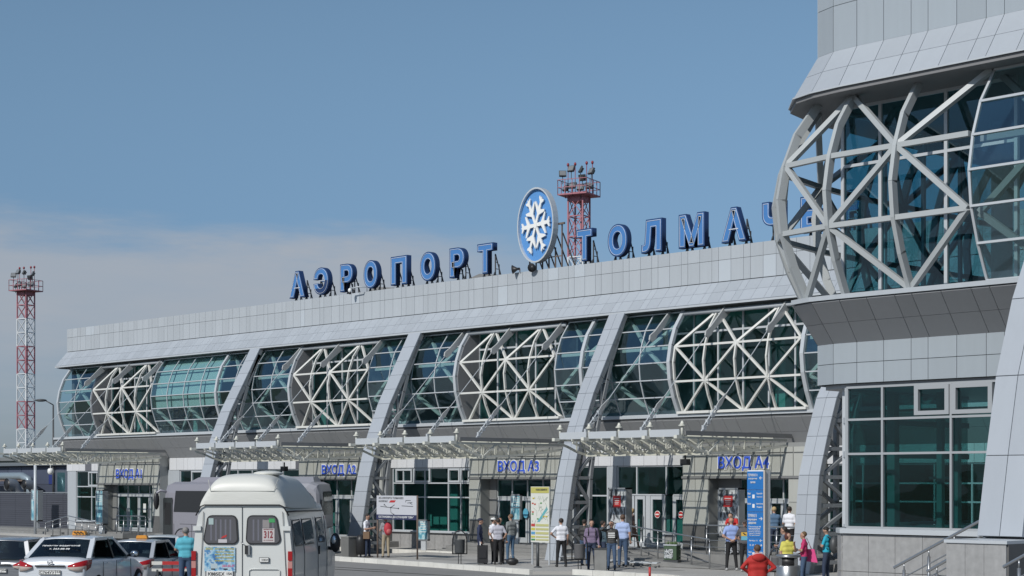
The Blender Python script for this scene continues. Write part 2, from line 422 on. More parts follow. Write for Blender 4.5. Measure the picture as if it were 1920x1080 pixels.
g = MB(); g.bx(BX0, BX1, 53.3, 64, 5.45, 5.6); g.bx(BX0, BX1, 63.7, 64, 5.6, 9.9); g.bx(BX0 + .3, BX1, 53.32, 64, 9.90, 9.96)
for x in range(-90, -20, 6): g.bx(x - .25, x + .25, 56, 56.5, 5.6, 9.9)
g.build('upper_floor_interior', M_INT, T)
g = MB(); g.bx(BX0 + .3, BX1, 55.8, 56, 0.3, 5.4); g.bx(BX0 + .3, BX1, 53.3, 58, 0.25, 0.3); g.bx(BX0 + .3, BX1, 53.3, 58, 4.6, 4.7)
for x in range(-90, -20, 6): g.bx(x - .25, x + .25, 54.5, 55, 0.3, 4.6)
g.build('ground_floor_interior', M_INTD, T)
M_CLADL = mat('cladding_light', (0.46, 0.50, 0.54), 0.42)
# parapet panels, one object each
xc_ = cuts(BX0, BX1)
for (z0, z1) in ((11.05, 11.90), (11.90, 12.43)):
    for a, b in zip(xc_, xc_[1:]):
        inst('panel', 'box', M_CLADL if rnd.random() < .03 else M_CLAD, slab_M(a, b, (52.985, z0), (52.985, z1), 0.03), T)
g = MB(); xo = 0.25
for (p0, p1) in (((52.985, 11.02), (52.58, 10.575)), ((52.58, 10.575), (52.185, 10.13))):
    for a, b in zip(xc_, xc_[1:]): g.mbox(slab_M(a, b, p0, p1, 0.03, 0.010))
g.build('cornice_panels', mat('cornice_cladding', (0.37, 0.40, 0.435), 0.42, 0.0, var=0.06, streak=0.04), T, kind='stuff')  # cornice colour set darker than the parapet to offset sunlight on the slope
g = MB(); g.bx(BX0, BX1, 52.15, 52.2, 10.04, 10.12); g.bx(BX0, BX1, 52.05, 52.3, 5.70, 5.82)
g.build('ledge_trim', M_MULL, T)
g = MB(); xc2 = cuts(BX0, BX1, (1.24, 0.62))
for (p0, p1) in (((52.11, 5.60), (52.54, 5.04)), ((52.54, 5.04), (52.955, 4.5))):
    for a, b in zip(xc2, xc2[1:]): g.mbox(slab_M(a, b, p0, p1, 0.03, 0.016))
g.build('soffit_panels', M_SOFF, T, kind='stuff')
portals = [(-88.85, -82.2), (-69.4, -62.8), (-56.7, -50.8), (-44.15, -37.6)]
def in_portal(x): return any(a - 0.05 < x < b + 0.05 for a, b in portals)
xw = cuts(BX0, BX1, (0.72, 0.72, 0.72, 0.72, 0.40))
i = 0
for a, b in zip(xw, xw[1:]):
    if in_portal((a + b) / 2): continue
    i += 1
    inst('panel', 'box', M_CLAD2 if i % 11 == 4 else M_CLADW, slab_M(a, b, (52.97, 3.80), (52.97, 4.49), 0.03), T)

# profile of the glazed bulge
ROFF = [-0.45, -0.95, -1.22, -1.35, -1.28, -1.05, -0.72]
def prof(yw, zt, zb):
    return [(yw + o, zt + (zb - zt) * i / 6) for i, o in enumerate(ROFF)]
def offs(t):      # t 0 top .. 1 bottom
    k = min(5.999, max(0, t * 6)); i = int(k); f = k - i
    return ROFF[i] * (1 - f) + ROFF[i + 1] * f
PM = prof(53.0, 9.93, 5.83)
def bulge_glass(parent, pr, cols, fin=(), blind=None, closed_ends=True):
    for a, b in zip(cols, cols[1:]):
        for p0, p1 in zip(pr, pr[1:]):
            inst('pane', 'box', M_GLASS, slab_M(a, b, p0, p1, 0.012, 0.05), parent)
    g = MB()
    for p in pr[:]: g.bx(cols[0], cols[-1], p[0] - 0.045, p[0] + 0.03, p[1] - 0.022, p[1] + 0.022)
    for x in cols:
        w = 0.16 if x in fin else 0.05; d = 0.14 if x in fin else 0.055
        for p0, p1 in zip(pr, pr[1:]):
            dy = 0.04 if x in fin else 0.0
            g.beam((x, p0[0] - dy, p0[1]), (x, p1[0] - dy, p1[1]), w, d, 0, up=(0, 1, 0), ext=0.03)
    g.build('glazing_frame', M_MULL, parent)
    if blind:
        g = MB()
        for a, b in zip(blind, blind[1:]):
            for p0, p1 in zip(pr[:5], pr[1:5]): g.mbox(slab_M(a, b, (p0[0] + .28, p0[1]), (p1[0] + .28, p1[1]), 0.01, 0.06))
        g.build('blind', M_BLIND, parent)
def nodes(yw, zt, zs):
    """truss surface point at column x and height z"""
    zb = zs[-1]
    def P(x, z): return Vector((x, yw + offs((zs[0] - z) / (zs[0] - zb)), z))
    return P
def truss(parent, cols, P, zs, m, w, d, first=0, ribs=None, name='truss_bar', rings=(1, 2)):
    """diamond lattice: odd columns carry top and third-row nodes, even ones second row and bottom"""
    n = len(cols)
    for i in range(n - 1):
        o, e = (cols[i], cols[i + 1]) if (i + first) % 2 else (cols[i + 1], cols[i])
        for a, b in (((o, zs[0]), (e, zs[1])), ((e, zs[1]), (o, zs[2])), ((o, zs[2]), (e, zs[3]))):
            A, B = P(*a), P(*b); ibeam(name, m, A, B, w, d, parent, up=(0, 1, 0))
        for r in rings: ibeam(name, m, P(cols[i], zs[r]), P(cols[i + 1], zs[r]), w * 0.95, d * 0.96, parent, up=(0, 1, 0))
    for i, c in enumerate(cols):
        if ribs is not None and i not in ribs: continue
        odd = (i + first) % 2
        zz = [zs[0] + (zs[3] - zs[0]) * k / 6 for k in range(7)]
        if not odd and ribs is not None and 'full' not in ribs: zz = [zs[1]] + [z for z in zz if z < zs[1] - 0.2]
        g = MB()
        for a, b in zip(zz, zz[1:]): g.beam(P(c, a), P(c, b), w * 0.8, d, 0, up=(0, 1, 0), ext=0.03)
        g.build('truss_rib', m, parent)
ZS = [9.86, 8.49, 7.10, 5.86]
secs = [([-91.95, -90.1, -88.3], (-91.95,), None), ([-81.85, -80.25, -78.65, -77.05, -75.5, -73.9, -72.3, -70.7, -69.1], (-75.5, -69.1), [-81.85, -80.25, -78.65, -77.05, -75.5]),
        ([-62.95, -61.4, -59.8, -58.2, -56.75], (-56.75,), None), ([-50.5, -48.95, -47.3, -45.75, -44.15], (-48.95, -44.15), None),
        ([-37.7] + [-36.15 + 1.55 * k for k in range(12)], (-37.7,), None)]
for cols, fin, bl in secs:
    bulge_glass(T, PM, cols, fin, bl)
    # inner truss behind the glass
    cc = cols[:13] if len(cols) > 3 else cols
    Pn = nodes(53.35, 0, ZS)
    truss(T, cc, Pn, ZS, M_TRUSS, 0.13, 0.14, first=1, ribs=[], name='inner_truss_bar', rings=(1,))
opens = [(-88.25, -81.9), (-69.0, -63.0), (-56.65, -50.6), (-44.05, -37.8)]
for k, (a, b) in enumerate(opens):
    cols = [a + 0.1 + (b - a - 0.15) * i / 4 for i in range(5)]
    truss(T, cols, nodes(53.0, 0, ZS), ZS, M_TRUSS, 0.085, 0.10, first=0, ribs=[1, 2, 3] + ([0] if k == 3 else []))
    g = MB(); g.bx(a, b, 51.95, 52.35, 5.83, 5.93); g.build('opening_ledge', M_TRUSS, T); g = MB(); g.tube([(a, 52.45, 9.84), (b, 52.45, 9.84)], 0.09); g.build('opening_tube', M_CLAD, T)
    # side walls of the opening
    for x, s in ((a - 0.04, 1), (b + 0.04, -1)):
        g = MB(); loop = [(x, p[0] + 0.03, p[1]) for p in PM] + [(x, 53.0, PM[-1][1]), (x, 53.0, PM[0][1])]
        g.extrude(loop, (0.05 * s, 0, 0)); g.build('opening_side_wall', mat('opening_side', (0.26, 0.26, 0.27), 0.5, 0.1, streak=0.08) if not (k == 3) else M_GLASS, T)
    # recessed flat glazing
    n = 5; xs_ = [a + (b - a) * i / n for i in range(n + 1)]
    for x0, x1 in zip(xs_, xs_[1:]):
        ibox('pane', M_GLASSD, ((x0 + x1) / 2, 53.06, 7.48), (x1 - x0 - .06, .012, 3.2), T)
        ibox('pane', M_GLASSD, ((x0 + x1) / 2, 53.06, 9.54), (x1 - x0 - .06, .012, .76), T)
    g = MB()
    for x in xs_: g.bx(x - .035, x + .035, 53.0, 53.12, 5.86, 9.95)
    g.bx(a, b, 53.01, 53.11, 9.09, 9.17); g.bx(a, b, 53.01, 53.11, 5.84, 5.90)
    g.build('glazing_frame', M_MULL, T)
# wall beside the openings above ground floor (strips between bulge ends)
# ground floor windows
def window(parent, x0, x1, xs_, zs, y=53.06, glass=M_GLASSD, fm=M_MULL, fw=0.06, vents=()):
    g = MB(); allx = [x0] + list(xs_) + [x1]
    for x in allx: g.bx(x - fw / 2, x + fw / 2, y - 0.05, y + 0.05, zs[0], zs[-1])
    for z in zs: g.bx(x0, x1, y - 0.048, y + 0.048, z - fw / 2, z + fw / 2)
    for (xa, xb, za, zb) in vents:
        for q in ((xa, xa + .09, za, zb), (xb - .09, xb, za, zb), (xa + .09, xb - .09, za, za + .08), (xa + .09, xb - .09, zb - .08, zb)):
            g.bx(q[0], q[1], y - 0.075, y + 0.04, q[2], q[3])
    f = g.build('window', fm, parent)
    for za, zb in zip(zs, zs[1:]):
        for xa, xb in zip(allx, allx[1:]):
            o = ibox('pane', glass, ((xa + xb) / 2, y + 0.01, (za + zb) / 2), (xb - xa - fw * .9, .012, zb - za - fw * .9), f)
    return f
def pier(x0, x1, y0=52.98, z0=0.0, z1=3.8, m=M_CLAD):
    ibox('pier', m, ((x0 + x1) / 2, (y0 + 53.3) / 2, (z0 + z1) / 2), (x1 - x0, 53.3 - y0, z1 - z0), T)
def sill(x0, x1):
    xs_ = cuts(x0, x1, (0.62,))
    for a, b in zip(xs_, xs_[1:]):
        ibox('plinth_tile', M_GRAN, ((a + b) / 2, 53.05, 0.39), (b - a - .012, .2, .74), T)
    ibox('sill', M_MULL, ((x0 + x1) / 2, 53.0, 0.79), (x1 - x0, .34, .06), T)
vz = [0.83, 2.42, 3.08, 3.78]
window(T, -92.2, -89.0, (-90.5, -89.9), [0.83, 2.25, 2.87, 3.78], vents=((-90.85, -89.0, 2.9, 3.75),)); sill(-92.2, -89.0); pier(-93.25, -92.25)
window(T, -81.0, -70.0, (-79.9, -78.6, -77.3, -75.5, -74.2, -73, -71.5), vz, vents=((-79.9, -78.7, 3.12, 3.75), (-78.6, -77.4, 3.12, 3.75))); sill(-81.6, -69.5); pier(-82.2, -81.05)
pier(-69.95, -69.45)
window(T, -62.7, -57.3, (-61.95, -60.4, -58.75, -57.9), vz, vents=((-62.5, -61.3, 3.12, 3.75), (-61.2, -60.0, 3.12, 3.75), (-58.75, -57.95, 3.12, 3.75), (-57.9, -57.3, 3.12, 3.75))); sill(-62.7, -56.9); pier(-57.25, -56.75)
window(T, -37.5, -19.5, (-36, -34.5, -33, -31.5, -30, -28.5, -27, -25.5), vz); sill(-37.6, -19.5)
# glazed entrance between portals three and four
window(T, -50.75, -48.75, (), [0.55, 2.55, 3.78]); pier(-48.72, -48.2)
window(T, -48.15, -44.3, (-47.1, -45.5), [2.6, 3.78]); 
def door(x0, x1, z0, z1, y=53.06, fm=M_MULL, sign=False, paper=False, hand=1):
    g = MB(); w = 0.11
    g.bx(x0, x0 + w, y - .04, y + .04, z0, z1); g.bx(x1 - w, x1, y - .04, y + .04, z0, z1)
    g.bx(x0 + w, x1 - w, y - .04, y + .04, z1 - .14, z1); g.bx(x0 + w, x1 - w, y - .04, y + .04, z0, z0 + .22)
    d = g.build('door', fm, T)
    ibox('pane', M_GLASSD, ((x0 + x1) / 2, y, (z0 + z1) / 2 + .04), (x1 - x0 - 2 * w + .02, .012, z1 - z0 - .34), d)
    hx = x0 + w / 2 if hand > 0 else x1 - w / 2
    ibeam('handle', M_STEEL, (hx, y - .11, (z0 + z1) / 2 - .3), (hx, y - .11, (z0 + z1) / 2 + .25), .035, .035, d, shape='rod')
    if sign:
        g = MB(); c = ((x0 + x1) / 2, y - .03, z0 + 1.35)
        for r, dd, mi in ((.15, .012, 0), (.125, .02, 1)):
            g.extrude([(c[0] + r * cos(t * pi / 10), c[1] - dd, c[2] + r * sin(t * pi / 10)) for t in range(20)], (0, .01, 0), mi)
        g.bx(c[0] - .09, c[0] + .09, c[1] - .03, c[1] - .02, c[2] - .025, c[2] + .025, 0)
        g.build('no_entry_sign', [M_WHITE, M_RED], d)
    if paper: ibox('notice', M_WHITE, ((x0 + x1) / 2, y - .02, z0 + 1.35), (.28, .008, .5), d)
    return d
for i_, (a, b, sg) in enumerate(((-48.15, -47.25, False), (-47.2, -46.65, False), (-46.35, -45.6, True), (-45.1, -44.35, True))): door(a, b, PZ, 2.55, sign=sg, hand=-1)
pier(-46.62, -46.38, m=M_MULL, z1=2.6, y0=53.03); window(T, -45.58, -45.12, (), [1.0, 2.6]); ibox('plinth_tile', M_GRAN, (-45.35, 53.1, .72), (.46, .1, .54), T)

# entrance portals with the blue signs
SIGNS = ['ВХОД А1', 'ВХОД А2', 'ВХОД А3', 'ВХОД А4']
tx = [(-86.68, -83.95, 3.25, 3.88), (-67.41, -64.72, 3.42, 3.98), (-54.75, -52.18, 3.5, 4.07), (-42.27, -39.81, 3.56, 4.12)]
for k, (a, b) in enumerate(portals):
    zb, zt = (3.04, 4.10) if k == 0 else (3.32, 4.20)
    z0 = 0.30 if k < 2 else PZ
    lw = 0.75 if k != 3 else 1.35
    g = MB()
    g.bx(a, a + lw, 52.45, 53.25, z0, zb); g.bx(b - lw, b, 52.45, 53.25, z0, zb)
    g.bx(a, b, 52.45, 53.3, zb, 4.62)
    P = g.build('entrance_portal', mat('portal_metal', (0.30, 0.31, 0.31), 0.5, 0.15, noise=0.08), T)
    xs_ = cuts(a + .05, b - .05, (0.60,)); 
    for x0, x1 in zip(xs_, xs_[1:]): ibox('sign_panel', M_SIGNP, ((x0 + x1) / 2, 52.425, (zb + zt) / 2 + .02), (x1 - x0 - .03, .03, zt - zb - .04), P)
    for x0, x1 in zip(xs_, xs_[1:]): ibox('fascia_panel', M_SIGNP, ((x0 + x1) / 2, 52.425, 4.36), (x1 - x0 - .03, .03, .2), P)
    ibox('lintel_trim', M_CLAD2 if False else mat('lintel', (0.20, 0.205, 0.21), .5), ((a + b) / 2, 52.40, zb - .01), (b - a, .06, .09), P)
    for (x0, x1) in ((a + .02, a + lw - .02), (b - lw + .02, b - .02)):
        for q in range(3):
            zz0 = z0 + (zb - z0) * q / 3; zz1 = z0 + (zb - z0) * (q + 1) / 3
            nn = 2 if x1 - x0 > 1 else 1
            for j in range(nn):
                xa = x0 + (x1 - x0) * j / nn; xb = x0 + (x1 - x0) * (j + 1) / nn
                ibox('pier_panel', M_SIGNP if q else M_GRAND, ((xa + xb) / 2, 52.435, (zz0 + zz1) / 2), (xb - xa - .02, .03, zz1 - zz0 - .02), P)
    x0, x1, ta, tb = tx[k]
    text_obj('lettering_outline', SIGNS[k], x1 - x0 + .11, tb - ta + .11, M_WHITE, ((x0 + x1) / 2, 52.39, ta - .055), parent=P, ext=0.012, offset=0.06)
    text_obj('lettering', SIGNS[k], x1 - x0, tb - ta, M_SBLUE, ((x0 + x1) / 2, 52.365, ta), parent=P, ext=0.012, offset=0.016)
    # glazing of the recess
    da, db = a + lw + .45, b - lw - .1
    if k == 3: da, db = a + lw + 1.1, b - lw
    M_REC = mat('recess', (0.22, 0.225, 0.23), .6)
    ibox('recess_wall', M_REC, ((a + lw + da) / 2, 53.125, (z0 + zb) / 2), (da - a - lw, .25, zb - z0), T)
    if b - lw - db > .05: ibox('recess_wall', M_REC, ((db + b - lw) / 2, 53.125, (z0 + zb) / 2), (b - lw - db, .25, zb - z0), T)
    n = 4; zt_ = 2.46
    window(T, da, db, [da + (db - da) * q / n for q in range(1, n)], [zt_, zb - .08], y=53.1)
    for q in range(n):
        x0 = da + (db - da) * q / n; x1 = da + (db - da) * (q + 1) / n
        door(x0 + .02, x1 - .02, z0, zt_ - .03, y=53.1, paper=(k in (0, 2) and q == 2), hand=1 if q % 2 else -1)
    # downpipe
    g = MB(); xx = a - .12
    g.tube([(xx, 52.75, 4.6), (xx, 52.75, 0.6), (xx + .02, 52.5, 0.35)], .075); g.build('downpipe', M_PIPE, T)
# posters stuck by the doors of portals three and four
for x, z, c in ((-53.6, 1.75, (0.10, .35, .5)), (-40.6, 1.75, (.1, .4, .5))):
    g = MB(); g.extrude([(x + .16 * cos(t * pi / 8), 52.96, z + .22 * sin(t * pi / 8)) for t in range(16)], (0, .01, 0)); g.build('round_sticker', mat('sticker', (.12, .42, .6), .4), T)

# ------------------------------------------------------------------ slanted pillars
M_PILL = mat('pillar_cladding', (0.37, 0.40, 0.44), 0.4, 0.0, var=0.05, streak=0.05)  # base darker than upright cladding; tones down sunlight on the slanted faces in the colour
def catmull(pts, n):
    out = []
    for i in range(n + 1):
        z = pts[0][1] + (pts[-1][1] - pts[0][1]) * i / n
        for (y0, z0), (y1, z1) in zip(pts, pts[1:]):
            if z0 - 1e-6 <= z <= z1 + 1e-6: out.append((y0 + (y1 - y0) * (z - z0) / (z1 - z0), z)); break
    return out
def pillar(x, front, rear, label, w=0.86, z0=None, group='slanted clad pillars along the terminal front', seam=True, dark=M_LATT, seg=0.68):
    t = thing('slanted_pillar', label, 'pillar', (x, front[0][0], front[0][1]), world=True, group=group)
    nseg = round((front[-1][1] - front[0][1]) / seg)
    fr = catmull(front, nseg)
    for p0, p1 in zip(fr, fr[1:]):
        if seam:
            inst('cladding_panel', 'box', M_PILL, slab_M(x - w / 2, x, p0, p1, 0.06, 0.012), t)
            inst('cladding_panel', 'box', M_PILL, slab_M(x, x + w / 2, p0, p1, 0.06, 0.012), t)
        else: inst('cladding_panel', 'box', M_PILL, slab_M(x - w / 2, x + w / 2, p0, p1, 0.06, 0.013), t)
    g = MB()
    for p0, p1 in zip(fr, fr[1:]):
        g.mbox(slab_M(x - w / 2 + .02, x + w / 2 - .02, (p0[0] + .13, p0[1]), (p1[0] + .13, p1[1]), 0.2, -.02))
    g.build('front_chord', dark, t)
    rr = catmull(rear, 12)
    for s in (-1, 1):
        g = MB(); xx = x + s * (w / 2 - .09)
        for p0, p1 in zip(rr, rr[1:]): g.beam((xx, *p0), (xx, *p1), .16, .16, 0, up=(0, 1, 0), ext=.03)
        g.build('rear_chord', dark, t)
    def at(lst, z):
        for (y0, z0_), (y1, z1_) in zip(lst, lst[1:]):
            if z0_ <= z <= z1_: return y0 + (y1 - y0) * (z - z0_) / (z1_ - z0_)
        return lst[-1][0]
    z = front[0][1] + .35; flip = 0
    while z < rear[-1][1] - .5:
        z2 = min(z + .98, rear[-1][1])
        for s in (-1, 1):
            xx = x + s * (w / 2 - .09)
            ibeam('lattice_bar', dark, (xx, at(front, z) + .1, z), (xx, at(rear, z), z), .11, .13, t)
            a = (xx, at(front, z) + .15, z) if flip else (xx, at(rear, z), z)
            b = (xx, at(rear, z2), z2) if flip else (xx, at(front, z2) + .15, z2)
            ibeam('lattice_bar', dark, a, b, .10, .12, t)
        ibeam('lattice_bar', dark, (x - w / 2 + .1, at(rear, z), z), (x + w / 2 - .1, at(rear, z), z), .1, .1, t)
        z = z2; flip ^= 1
    return t
FR = [(48.35, 0.0), (48.67, 1.27), (49.04, 3.23), (49.56, 5.04), (50.3, 6.75), (52.15, 10.05)]
RE = [(50.1, 0.0), (50.08, 1.28), (50.14, 3.42), (50.49, 5.14), (51.38, 8.09), (52.1, 9.7)]
FRa = [(y, z if z > 0.1 else 0.02) for y, z in FR]
pillar(-72.7, FRa, RE, 'slanted silver pillar between entrance one and entrance two, lower part behind the white van', seam=False)
pillar(-60.1, FRa, RE, 'slanted silver pillar between entrance two and entrance three, behind the route map board', seam=False)
pillar(-47.4, [(y, max(z, 0.0)) for y, z in FR], RE, 'slanted silver pillar between entrance three and entrance four, behind the white shirted man')
FR5 = [(47.45, 0.0), (47.79, 1.27), (48.03, 3.28), (48.49, 4.63), (49.12, 6.17), (52.15, 10.05)]
pillar(-34.8, FR5, [(50.1, 0), (50.1, 5.2), (51.4, 8.1), (52.1, 9.7)], 'slanted silver pillar right of entrance four, next to the corner of the near wing')

# ------------------------------------------------------------------ entrance canopies
def canopy(x0, x1, label, k):
    t = thing('entrance_canopy', label, 'canopy', (x0, 52.4, 4.2), world=True, group='white steel canopies over the entrances')
    yf = 46.2; zt = 4.84
    n = 4; dx = (x1 - x0) / n
    # front fascia
    for i in range(n):
        ibox('fascia_panel', M_MULL, (x0 + dx * (i + .5), yf + .04, zt + .02), (dx - .12, .08, .26), t)
    for i in range(n + 1):
        x = x0 + dx * i
        g = MB(); g.tube([(x, yf + .1, zt - .1), (x, yf + .1, zt + .42)], .05, 6); g.tube([(x, yf + .1, zt + .26), (x, yf + .1, zt + .30)], .13, 8)
        g.tube([(x, yf + .1, zt + .3), (x, yf + .1, zt + .45)], [.11, .02], 6); g.box((x, yf - .12, zt - .12), (.14, .3, .12)); g.build('fascia_stud', M_CANO, t)
    # ribs
    for i in range(2 * n + 1):
        x = x0 + dx * i / 2
        top = [(yf - .05, zt - .14), (52.4, zt - .14)]
        bot = [(yf + .0, zt - .24), (46.7, zt - .38), (47.2, 4.28), (47.75, 4.16), (49.2, 4.2), (50.8, 4.32), (52.4, 4.5)]
        g = MB(); g.beam((x, *top[0]), (x, *top[1]), .04, .08)
        for p, q in zip(bot, bot[1:]): g.beam((x, *p), (x, *q), .04, .09, 0, ext=.02)
        for p, yy in ((bot[2], 47.2), (bot[4], 49.2), (bot[5], 50.8)): g.beam((x, *p), (x, yy, zt - .14), .05, .05)
        g.beam((x, 47.75, 4.16), (x, 48.5, zt - .14), .05, .05); g.beam((x, 49.2, 4.2), (x, 48.5, zt - .14), .05, .05)
        g.build('rib', M_CANO, t)
    # lower chord and zigzag
    g = MB(); g.beam((x0 - .05, 47.75, 4.16), (x1 + .05, 47.75, 4.16), .1, .12); g.build('lower_chord', M_CANO, t)
    for i in range(2 * n):
        xa = x0 + dx * i / 2; xb = xa + dx / 2; xm = (xa + xb) / 2
        ibeam('brace', M_CANO, (xa, 47.75, 4.2), (xm, 47.1, zt - .18), .05, .05, t); ibeam('brace', M_CANO, (xb, 47.75, 4.2), (xm, 47.1, zt - .18), .05, .05, t)
    for j, yy in enumerate((46.5, 47.35, 48.2, 49.05, 49.9, 50.75, 51.6)):
        ibox('purlin', M_CANO, ((x0 + x1) / 2, yy, zt - .06), (x1 - x0 + .1, .035, .06), t)
    for j in range(7):
        y0 = 46.5 + .85 * j
        for i in range(n):
            ibox('roof_panel', M_CANR, (x0 + dx * (i + .5), y0 + .42, zt + .0), (dx - .1, .76, .025), t)
    ibox('gutter', mat('gutter', (.20, .205, .21), .5, .1), ((x1 + .06), 49.6, zt + .02), (.06, 6.4, .16), t)
    ibox('side_fascia', mat('gutter', (.20, .205, .21), .5, .1), ((x0 - .06), 49.6, zt + .02), (.06, 6.4, .16), t)
    # tie rods with bracket plates
    for x in (x0 + .15, (x0 + x1) / 2, x1 - .05):
        g = MB(); loop = [(x - .03, 51.22, 8.78), (x - .03, 51.38, 8.70), (x - .03, 51.60, 8.84), (x - .03, 51.68, 8.98), (x - .03, 52.75, 9.78), (x - .03, 52.9, 9.98), (x - .03, 52.42, 9.98), (x - .03, 51.56, 9.16), (x - .03, 51.26, 8.96)]
        g.extrude(loop, (.07, 0, 0)); g.build('bracket_plate', mat('bracket', (.42, .43, .43), .5, .0), t)
        A = Vector((x, 51.32, 8.82)); B = Vector((x, 47.45, 4.95)); d = B - A
        ibeam('tie_rod', M_MULL, A, A + d * .66, .032, .032, t, shape='rod')
        g = MB(); p0 = A + d * .62; p1 = A + d * .78; nrm = Vector((0, -d.z, d.y)).normalized()
        g.extrude([p0 + Vector((-.02, 0, 0)), p0 + (p1 - p0) * .7 + nrm * .10 + Vector((-.02, 0, 0)), p1 + nrm * .07 + Vector((-.02, 0, 0)), p1 - nrm * .07 + Vector((-.02, 0, 0)), p0 + (p1 - p0) * .7 - nrm * .10 + Vector((-.02, 0, 0))], (.04, 0, 0))
        g.build('link_plate', mat('bracket', (.42, .43, .43), .5, .0), t)
        g = MB(); p2 = B
        for s in (-1, 1): g.tube([p1 + nrm * .06 * s, p1.lerp(p2, .85) + nrm * .06 * s], .028, 6)
        for q in (0, .3, .6, .85): g.box(p1.lerp(p2, q), (.1, .16, .16))
        g.beam(p1.lerp(p2, .8), p2 + Vector((0, -.05, -.1)), .06, .1)
        g.build('turnbuckle', M_MULL, t)
    return t
M_CANR = glass_mat('canopy_roof', (0.95, 0.95, 0.93), (.7, .7, .7), 0.02, 0.2)
canopy(-88.4, -82.0, 'white steel canopy over entrance one at the far left end', 0)
canopy(-69.3, -62.8, 'white steel canopy over entrance two, above the white van', 1)
canopy(-57.2, -50.8, 'white steel canopy over entrance three, second from right', 2)
canopy(-45.0, -39.0, 'white steel canopy over entrance four, nearest and rightmost', 3)
# ------------------------------------------------------------------ near wing with the open cage corner
WG = thing('terminal_wing', 'near projecting wing of the terminal with open steel cage corner on granite base', 'building wing', (-16, 29, 0), world=True)
XR = -9.0
rB = [(XR, 28.9), (-19.75, 28.9), (-20.35, 28.95), (-20.85, 29.12), (-21.05, 29.5), (-21.1, 30.4), (-21.1, 50)]
r3 = [(XR, 27.9), (-19.5, 27.9), (-20.2, 27.97), (-20.75, 28.15), (-21.4, 28.85), (-21.7, 30.2), (-21.7, 50)]
r4 = [(XR, 28.0), (-19.55, 28.0), (-20.25, 28.05), (-20.85, 28.28), (-21.25, 28.85), (-21.5, 30.2), (-21.5, 50)]
def quad_panel(name, m, p, parent, t=0.03, gap=0.006):
    p = [Vector(q) for q in p]; c = sum(p, Vector()) / 4
    n = (p[1] - p[0]).cross(p[3] - p[0])
    if n.length < 1e-9: return
    n.normalize()
    if n.dot(c - Vector((-10, 42, c.z))) < 0: n = -n
    ex = (p[1] - p[0]).normalized(); 
    q = []
    for i in range(4):
        a = (p[(i + 1) % 4] - p[i]).normalized(); b = (p[i - 1] - p[i]).normalized()
        q.append(p[i] + (a + b) * gap)
    g = MB(); g.extrude(q, n * t); g.build(name, m, parent)
def ring_band(ra, za, rb, zb, m, rows=1, name='panel', back=M_JOINT):
    """cladding between plan ring ra (height za, upper) and rb (height zb, lower)"""
    g = MB(); n = len(ra)
    vs = [(x, y, za) for x, y in ra] + [(x, y, zb) for x, y in rb]
    g.add(vs, [(i, i + 1, n + i + 1, n + i) for i in range(n - 1)]); g.build(name + '_backing', back, WG)
    for r in range(rows):
        f0, f1 = r / rows, (r + 1) / rows
        for i in range(n - 1):
            A0 = Vector((*ra[i], za)); A1 = Vector((*ra[i + 1], za)); B0 = Vector((*rb[i], zb)); B1 = Vector((*rb[i + 1], zb))
            P00 = A0.lerp(B0, f0); P01 = A1.lerp(B1, f0); P10 = A0.lerp(B0, f1); P11 = A1.lerp(B1, f1)
            if i == 0: tt = [1 - (c - ra[1][0]) / (XR - ra[1][0]) for c in cuts(ra[1][0], XR, (0.63, 0.63, 0.38))][::-1]
            elif i == n - 2: tt = [k / 12 for k in range(13)]
            elif i in (1, 2): tt = [0, 1]
            else: tt = [0, 1]
            for a, b in zip(tt, tt[1:]):
                quad_panel(name, m, [P00.lerp(P01, a), P10.lerp(P11, a), P10.lerp(P11, b), P00.lerp(P01, b)], WG)
M_WCL = mat('wing_cladding', (0.33, 0.37, 0.405), 0.42, 0.0, var=0.05, streak=0.05)  # darker copy of the main cladding; view-dependent gloss is put into the colour
ring_band(rB, 13.5, rB, 12.8, M_WCL, 1)
ring_band(rB, 12.8, rB, 11.87, M_WCL, 1)
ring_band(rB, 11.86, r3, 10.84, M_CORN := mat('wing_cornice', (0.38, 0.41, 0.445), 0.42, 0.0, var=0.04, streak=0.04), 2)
ring_band(r4, 6.70, rB, 5.94, M_SOFF2 := mat('wing_soffit', (0.40, 0.40, 0.405), 0.5, 0.0, var=0.04, streak=0.04), 2)
ring_band(rB, 5.93, rB, 5.10, M_WCL, 2)
def shrink(r, d): return [(x + (d if i > 1 else 0), y + (d if i < 4 else 0)) for i, (x, y) in enumerate(r)]
def plate(r, z0, z1, m, name, inner=None):
    g = MB(); loop = [(x, y, z0) for x, y in r] + [(XR, 50, z0)]
    g.extrude(loop, (0, 0, z1 - z0)); g.build(name, m, WG)
plate(shrink(r3, .02), 10.76, 10.84, mat('cage_soffit', (0.20, .20, .205), .6), 'cornice_soffit')
plate(shrink(r3, -.03), 10.845, 10.875, M_MULL, 'cornice_edge')
plate(shrink(r4, -.05), 6.71, 6.80, M_CLAD, 'ledge')
plate(shrink(rB, .1), 5.02, 5.10, M_CLAD, 'band_soffit')
plate(shrink(rB, .15), 13.3, 13.45, M_CLAD, 'wing_roof')
plate([(XR, 29.2), (-19.6, 29.2), (-20.45, 29.3), (-20.5, 29.6), (-20.5, 31), (-20.5, 40), (-20.5, 50)], 6.5, 6.69, M_INT, 'upper_floor')
